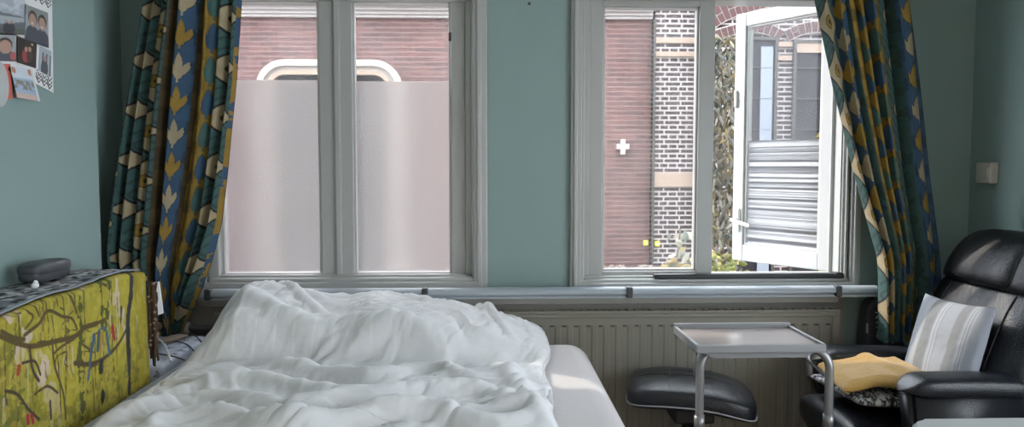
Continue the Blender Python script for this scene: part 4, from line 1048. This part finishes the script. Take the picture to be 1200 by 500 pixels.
# backrest lofted upward
def back_ring(z, xf, w, th, yc, e=.45, n=40):
    ring = []; sg = lambda x, e_: math.copysign(abs(x)**e_, x)
    for k in range(n):
        a = 2*PI*k/n
        ring.append((xf+.07+th/2+sg(math.cos(a), .6)*th/2, yc+sg(math.sin(a), e)*w/2, z))
    return ring
YC_ = 2.47
secs = [(.36, 1.47, .44, .10), (.40, 1.44, .50, .16), (.50, 1.45, .54, .17), (.62, 1.48, .56, .16), (.72, 1.515, .56, .155), (.80, 1.55, .55, .15), (.838, 1.575, .535, .13), (.85, 1.578, .53, .132)]
b_ = MB(); b_.loft([back_ring(z, x, w, t, YC_) for z, x, w, t in secs]); b_.build('backrest', 'leather', ch, smooth=True, subsurf=1)
hsec = [(.842, 1.58, .50, .12), (.850, 1.562, .53, .155), (.89, 1.572, .53, .17), (.94, 1.592, .51, .17), (.98, 1.618, .475, .145), (1.01, 1.645, .41, .105), (1.026, 1.672, .30, .05)]
h_ = MB(); h_.loft([back_ring(z, x, w, t, YC_) for z, x, w, t in hsec]); hr = h_.build('headrest', 'leather', ch, smooth=True, subsurf=1)
# raised central pad on the headrest
pad = MB(); psec = [(.852, 1.566, .29, .05), (.862, 1.546, .315, .08), (.90, 1.552, .32, .09), (.94, 1.572, .315, .09), (.985, 1.60, .30, .08), (1.012, 1.63, .27, .06), (1.030, 1.665, .22, .03)]
pad.loft([back_ring(z, x, w, t, YC_+.01) for z, x, w, t in psec]); pad.build('head_pad', 'leather', hr, smooth=True, subsurf=1)
# seams down the back
for yy in (YC_+.165, YC_-.165):
    sm_ = MB(); sm_.tube([(1.435+.0*z, yy, z) if False else (np.interp(z, [.5, .62, .72, .8, .84], [1.522, 1.552, 1.587, 1.622, 1.647])-.001, yy, z) for z in np.linspace(.5, .838, 14)], .003, 6)
    sm_.build('back_seam', 'leather', ch)
# arms: padded tops and hanging side panels
def arm(yc, x0, x1, zt, w, hgt, drop, near):
    m = MB(); n = 22; S = []
    for i in range(n):
        f = i/(n-1); x = x0+(x1-x0)*f
        k = min(1, max(.02, math.sin(min(1, f/.18)*PI/2)))*min(1, max(.05, math.sin(min(1, (1-f)/.08)*PI/2)))
        ring = []; sg = lambda v, e_: math.copysign(abs(v)**e_, v)
        zc = zt-hgt/2-.02*(f-.4)**2-.012*(1-k)
        for j in range(24):
            a = 2*PI*j/24; ring.append((x, yc+sg(math.cos(a), .55)*w/2*(k**.5), zc+sg(math.sin(a), .6)*hgt/2*k))
        S.append(ring)
    m.loft(S); o = m.build('arm_pad', 'leather', ch, smooth=True)
    pp = MB(); ys = yc-w/2*.98
    pp.tube([(x0+.004+.10*t, yc-w*.36*(t**.5)-.004, zt-hgt*.78-.006*math.sin(t*PI)) for t in np.linspace(0.02, 1, 10)], .0028, 6); pp.build('piping', 'stitch', o, smooth=True)
    sp_ = MB(); poly = [(x0+.018, zt-hgt*.7), (x1-.02, zt-hgt*.7), (x1-.03, zt-drop*.75), (x1-.12, zt-drop), (x0+.10, zt-drop), (x0+.035, zt-drop*.72)]
    sp_.prism([(x, yc-w*.34, z) for x, z in poly], (0, w*.68, 0))
    bmesh.ops.bevel(sp_.bm, geom=sp_.bm.edges[:], offset=.012, segments=3, affect='EDGES')
    sp_.build('arm_panel', 'leather', ch, smooth=True)
arm(YN, wx(1060, YN), wx(1208, YN), wz(438, YN, 1100), .125, .062, .27, True)
arm(YF, wx(955, YF), wx(1075, YF)+.02, wz(406, YF, 1000), .12, .062, .25, False)
# frame and swivel base
MB().box((1.22, 2.26, .27), (1.67, 2.65, .325), .015).build('seat_frame', 'black', ch)
MB().tube([(1.46, 2.455, .03), (1.46, 2.455, .29)], .035, 16).build('column', 'black', ch, smooth=True)
MB().loft([[(1.46+r_*math.cos(a), 2.455+r_*math.sin(a), z_) for a in np.linspace(0, 2*PI, 40, endpoint=False)] for r_, z_ in ((.27, 0), (.28, .014), (.25, .03), (.04, .045))]).build('base', 'black', ch, smooth=True)

# patterned flat cushion on the seat
def flat_cushion(name, c, size, rz_, colfn, label, m='cloth', bulge=1., tilt=None, nn=90, cat='cushion'):
    """a closed pillow with two painted faces"""
    u = np.linspace(-1, 1, nn); U2, V2 = np.meshgrid(u, u)
    edge = np.clip((1-np.abs(U2)**2.6)*(1-np.abs(V2)**2.6), 0, 1)**.5
    pin = 1-.07*(1-np.abs(V2)**2)*np.abs(U2)**3; pin2 = 1-.07*(1-np.abs(U2)**2)*np.abs(V2)**3
    X = U2*size[0]/2*pin; Y = V2*size[1]/2*pin2
    wr_ = .006*(fbm(U2*3+5, V2*3+2, 3, 61)-.5)*edge
    me_v, me_f, cols = [], [], []
    for sgn in (1, -1):
        Zc = sgn*size[2]/2*edge+wr_
        Pp = np.stack([X, Y, Zc], -1).reshape(-1, 3); off = len(me_v)
        me_v += Pp.tolist(); cols += colfn(U2, V2).reshape(-1, 3).tolist()
        idx = np.arange(nn*nn).reshape(nn, nn)+off
        q = np.stack([idx[:-1,:-1], idx[:-1,1:], idx[1:,1:], idx[1:,:-1]], -1).reshape(-1, 4)
        me_f += (q if sgn > 0 else q[:, ::-1]).tolist()
    me = bpy.data.meshes.new(name); me.from_pydata(me_v, [], me_f)
    a = me.color_attributes.new('Col', 'FLOAT_COLOR', 'POINT'); a.data.foreach_set('color', np.concatenate([np.array(cols), np.ones((len(cols), 1))], 1).astype(np.float32).ravel())
    b = bmesh.new(); b.from_mesh(me); bmesh.ops.remove_doubles(b, verts=b.verts, dist=.0002); b.to_mesh(me); b.free()
    o = link(name, me, m, None, True); o.location = c
    o.rotation_euler = rz_; return tag(o, label, cat)
def col_bw(U2, V2):
    C = np.empty(U2.shape+(3,)); C[:] = (.03,.032,.04); n = fbm(U2*22, V2*22, 2, 64); put(C, (n > .52)*1., (.62,.62,.62)); put(C, (np.abs(np.mod(U2*6, 1)-.5) > .44)*1., (.2,.2,.22)); return C
flat_cushion('seat_cushion', (1.285, 2.445, .507), (.31, .34, .055), (0, math.radians(3), math.radians(4)), col_bw, 'flat black and white patterned cushion lying on the armchair seat', cat='cushion')
def col_stripe(U2, V2):
    C = np.empty(U2.shape+(3,)); C[:] = (.44,.47,.54); t = U2
    for a, b, c in ((-.85, -.62, (.50,.53,.60)), (-.62, -.44, (.56,.57,.60)), (-.44, -.16, (.33,.345,.36)), (-.12, -.06, (.62,.64,.68)), (-.02, .02, (.60,.62,.66)), (.06, .36, (.50,.53,.59)), (.38, .58, (.35,.36,.38)), (.62, .65, (.66,.68,.72)), (.69, .72, (.66,.68,.72)), (.76, .79, (.66,.68,.72)), (.79, 1., (.46,.49,.56))):
        put(C, ((t > a) & (t < b))*1., c)
    return C*.66
# local x across the chair (far to near), local y up along the back
cu = flat_cushion('striped_cushion', (1.50, 2.43, .642), (.345, .34, .09), (0, 0, 0), col_stripe, 'grey and white striped scatter cushion leaning on the armchair back')
ex_ = Vector((.06, -1, .04)).normalized(); upv = Vector((.30, -.08, 1)); ez_ = ex_.cross(upv).normalized(); ey_ = ez_.cross(ex_).normalized()
cu.rotation_euler = Matrix((ex_, ey_, ez_)).transposed().to_euler()
# piping of the cushion stays part of its mesh; folded mustard blanket
bn, bm_ = 120, 80
Ub, Vb = np.meshgrid(np.linspace(0, 1, bn), np.linspace(0, 1, bm_))
bx0, bx1 = 1.13, 1.43; by0, by1 = 2.295, 2.60
Xb = bx0+(bx1-bx0)*Ub+.05*(Vb-.5)*(1-Ub); Yb = by0+(by1-by0)*Vb+.006*np.sin(Ub*5)
e = np.clip(np.minimum(np.minimum(Ub, 1-Ub)*9, np.minimum(Vb, 1-Vb)*8), 0, 1)
Zb = .546+.026*e**.5+.010*np.exp(-((Ub-.35-.2*Vb)/.14)**2)+.012*np.exp(-((Ub-.75+.2*Vb)/.1)**2)+.010*(fbm(Ub*4, Vb*3, 3, 66)-.5)+.02*Ub
bl = np_grid('blanket', np.stack([Xb, Yb, Zb], -1), None, 'mustard', None, .02)
bl.modifiers['solid'].thickness = .022
tag(bl, 'folded mustard yellow blanket lying on the patterned seat cushion', 'blanket')

# black instrument bag and chrome stand behind the chair
bgx0, bgx1, bgy = wx(1018, 2.9), wx(1062, 2.9), 2.895
zt_b = wz(348, 2.9)
bag = empty('instrument_bag', ((bgx0+bgx1)/2, bgy, 0), 'black padded bag with white lettering standing behind the armchair', 'bag')
prof = [(0, 0), (.16, 0), (.16, zt_b-.07)]+[(.085+.075*math.cos(t), zt_b-.075+.075*math.sin(t)) for t in np.linspace(.1, PI-.1, 12)]+[(.01, zt_b-.14), (0, .3)]
m_ = MB(); m_.prism([(bgx0+a, bgy+.0, z) for a, z in prof], (0, .08, 0)); bmesh.ops.bevel(m_.bm, geom=m_.bm.edges[:], offset=.012, segments=3, affect='EDGES')
m_.build('body', 'case', bag)
MB().box((bgx0+.005, bgy-.004, wz(400, 2.8)), (bgx0+.012, bgy+.004, wz(388, 2.8)), .001).build('zip_pull', 'stitch', bag)
cv = bpy.data.curves.new('lettering', 'FONT'); cv.body = 'CHAN'; cv.size = .040; cv.extrude = .0006; cv.align_x = 'LEFT'
to = bpy.data.objects.new('lettering_curve', cv); COL.objects.link(to)
dg = bpy.context.evaluated_depsgraph_get(); me = bpy.data.meshes.new_from_object(to.evaluated_get(dg)); bpy.data.objects.remove(to)
c = atY(1036, 398, bgy-.003)
me.transform(Matrix.Translation(c) @ Matrix.Rotation(math.radians(90), 4, 'X') @ Matrix.Rotation(math.radians(96), 4, 'Z'))
link('lettering', me, 'letter', bag)
sd = empty('metal_stand', (wx(1052, 2.87), 2.87, 0), 'slim chrome stand with two rods below the right curtain', 'stand')
for x, t in ((1041, 0), (1045, 0), (1058, 1)): MB().tube([(wx(x, 2.87), 2.87, .0), (wx(x+1, 2.87), 2.87, .70)], .0042, 8).build('rod', 'brass', sd, smooth=True)
MB().tube([(wx(1036, 2.87), 2.87, .012), (wx(1064, 2.87), 2.87, .012)], .008, 8).build('foot', 'brass', sd)

# pale grey rounded side table, bottom right
gy1 = 1.72; gz = wz(490, gy1, 1130)
gt_ = empty('side_table', (1.35, 1.45, 0), 'pale grey side table with a rounded corner, in front of the armchair', 'side table')
x0g = wx(1068, gy1)
r_ = .05; poly = []
for cx_, cy_, a0 in ((1.75-r_, gy1-r_, 0), (x0g+r_, gy1-r_, PI/2), (x0g+r_, 1.30+r_, PI), (1.75-r_, 1.30+r_, 1.5*PI)):
    poly += [(cx_+r_*math.cos(a0+t), cy_+r_*math.sin(a0+t), gz-.03) for t in np.linspace(0, PI/2, 8)]
m_ = MB(); m_.prism(poly, (0, 0, .03)); bmesh.ops.bevel(m_.bm, geom=[e for e in m_.bm.edges if abs(e.verts[0].co.z-e.verts[1].co.z) < 1e-5], offset=.008, segments=3, affect='EDGES')
m_.build('table_top', 'greytop', gt_)
for sx in (x0g+.06, 1.69):
    for sy in (1.36, gy1-.06): MB().tube([(sx, sy, 0), (sx, sy, gz-.028)], .016, 12).build('leg', 'steel', gt_, smooth=True)

# ================================================================== LIGHT
wd = bpy.data.worlds.new('world'); SC.world = wd; wd.use_nodes = True
bgN = wd.node_tree.nodes['Background']; bgN.inputs['Color'].default_value = (.86,.92,1.0,1); bgN.inputs['Strength'].default_value = 4.6
def lamp(name, kind, energy, color, loc=(0,0,0), rot=(0,0,0), **kw):
    l = bpy.data.lights.new(name, kind); l.energy = energy; l.color = color
    for k, v in kw.items(): setattr(l, k, v)
    o = bpy.data.objects.new(name, l); COL.objects.link(o); o.location = loc; o.rotation_euler = rot; return o
az, elv = math.radians(50), math.radians(40)     # azimuth from the wall normal, to the left
d = Vector((math.sin(az)*math.cos(elv), -math.cos(az)*math.cos(elv), -math.sin(elv)))
lamp('sun', 'SUN', 1.8, (1.0,.90,.78), rot=d.to_track_quat('-Z', 'Y').to_euler(), angle=math.radians(1.0))
lamp('rear_bounce_fill', 'AREA', 15, (1.0,.90,.80), (.7, -1.3, 1.3), (math.radians(-90), 0, 0), shape='DISK', size=.5)  # added warm fill, bounced off the rear wall; no lamp modelled
lamp('overhead_fill', 'AREA', 2, (1.0,.95,.88), (.2, -.5, 2.68), (0, 0, 0), shape='DISK', size=1.1)  # added soft fill from above, behind the camera; no fitting there

SC.view_settings.view_transform = 'Standard'; SC.view_settings.look = 'None'; SC.view_settings.gamma = 1
SC.view_settings.use_curve_mapping = False; SC.view_settings.exposure = 1.15
SC.cycles.use_denoising = True; SC.cycles.max_bounces = 10; SC.cycles.transparent_max_bounces = 16
SC.cycles.caustics_reflective = False; SC.cycles.caustics_refractive = True; SC.cycles.sample_clamp_indirect = 6
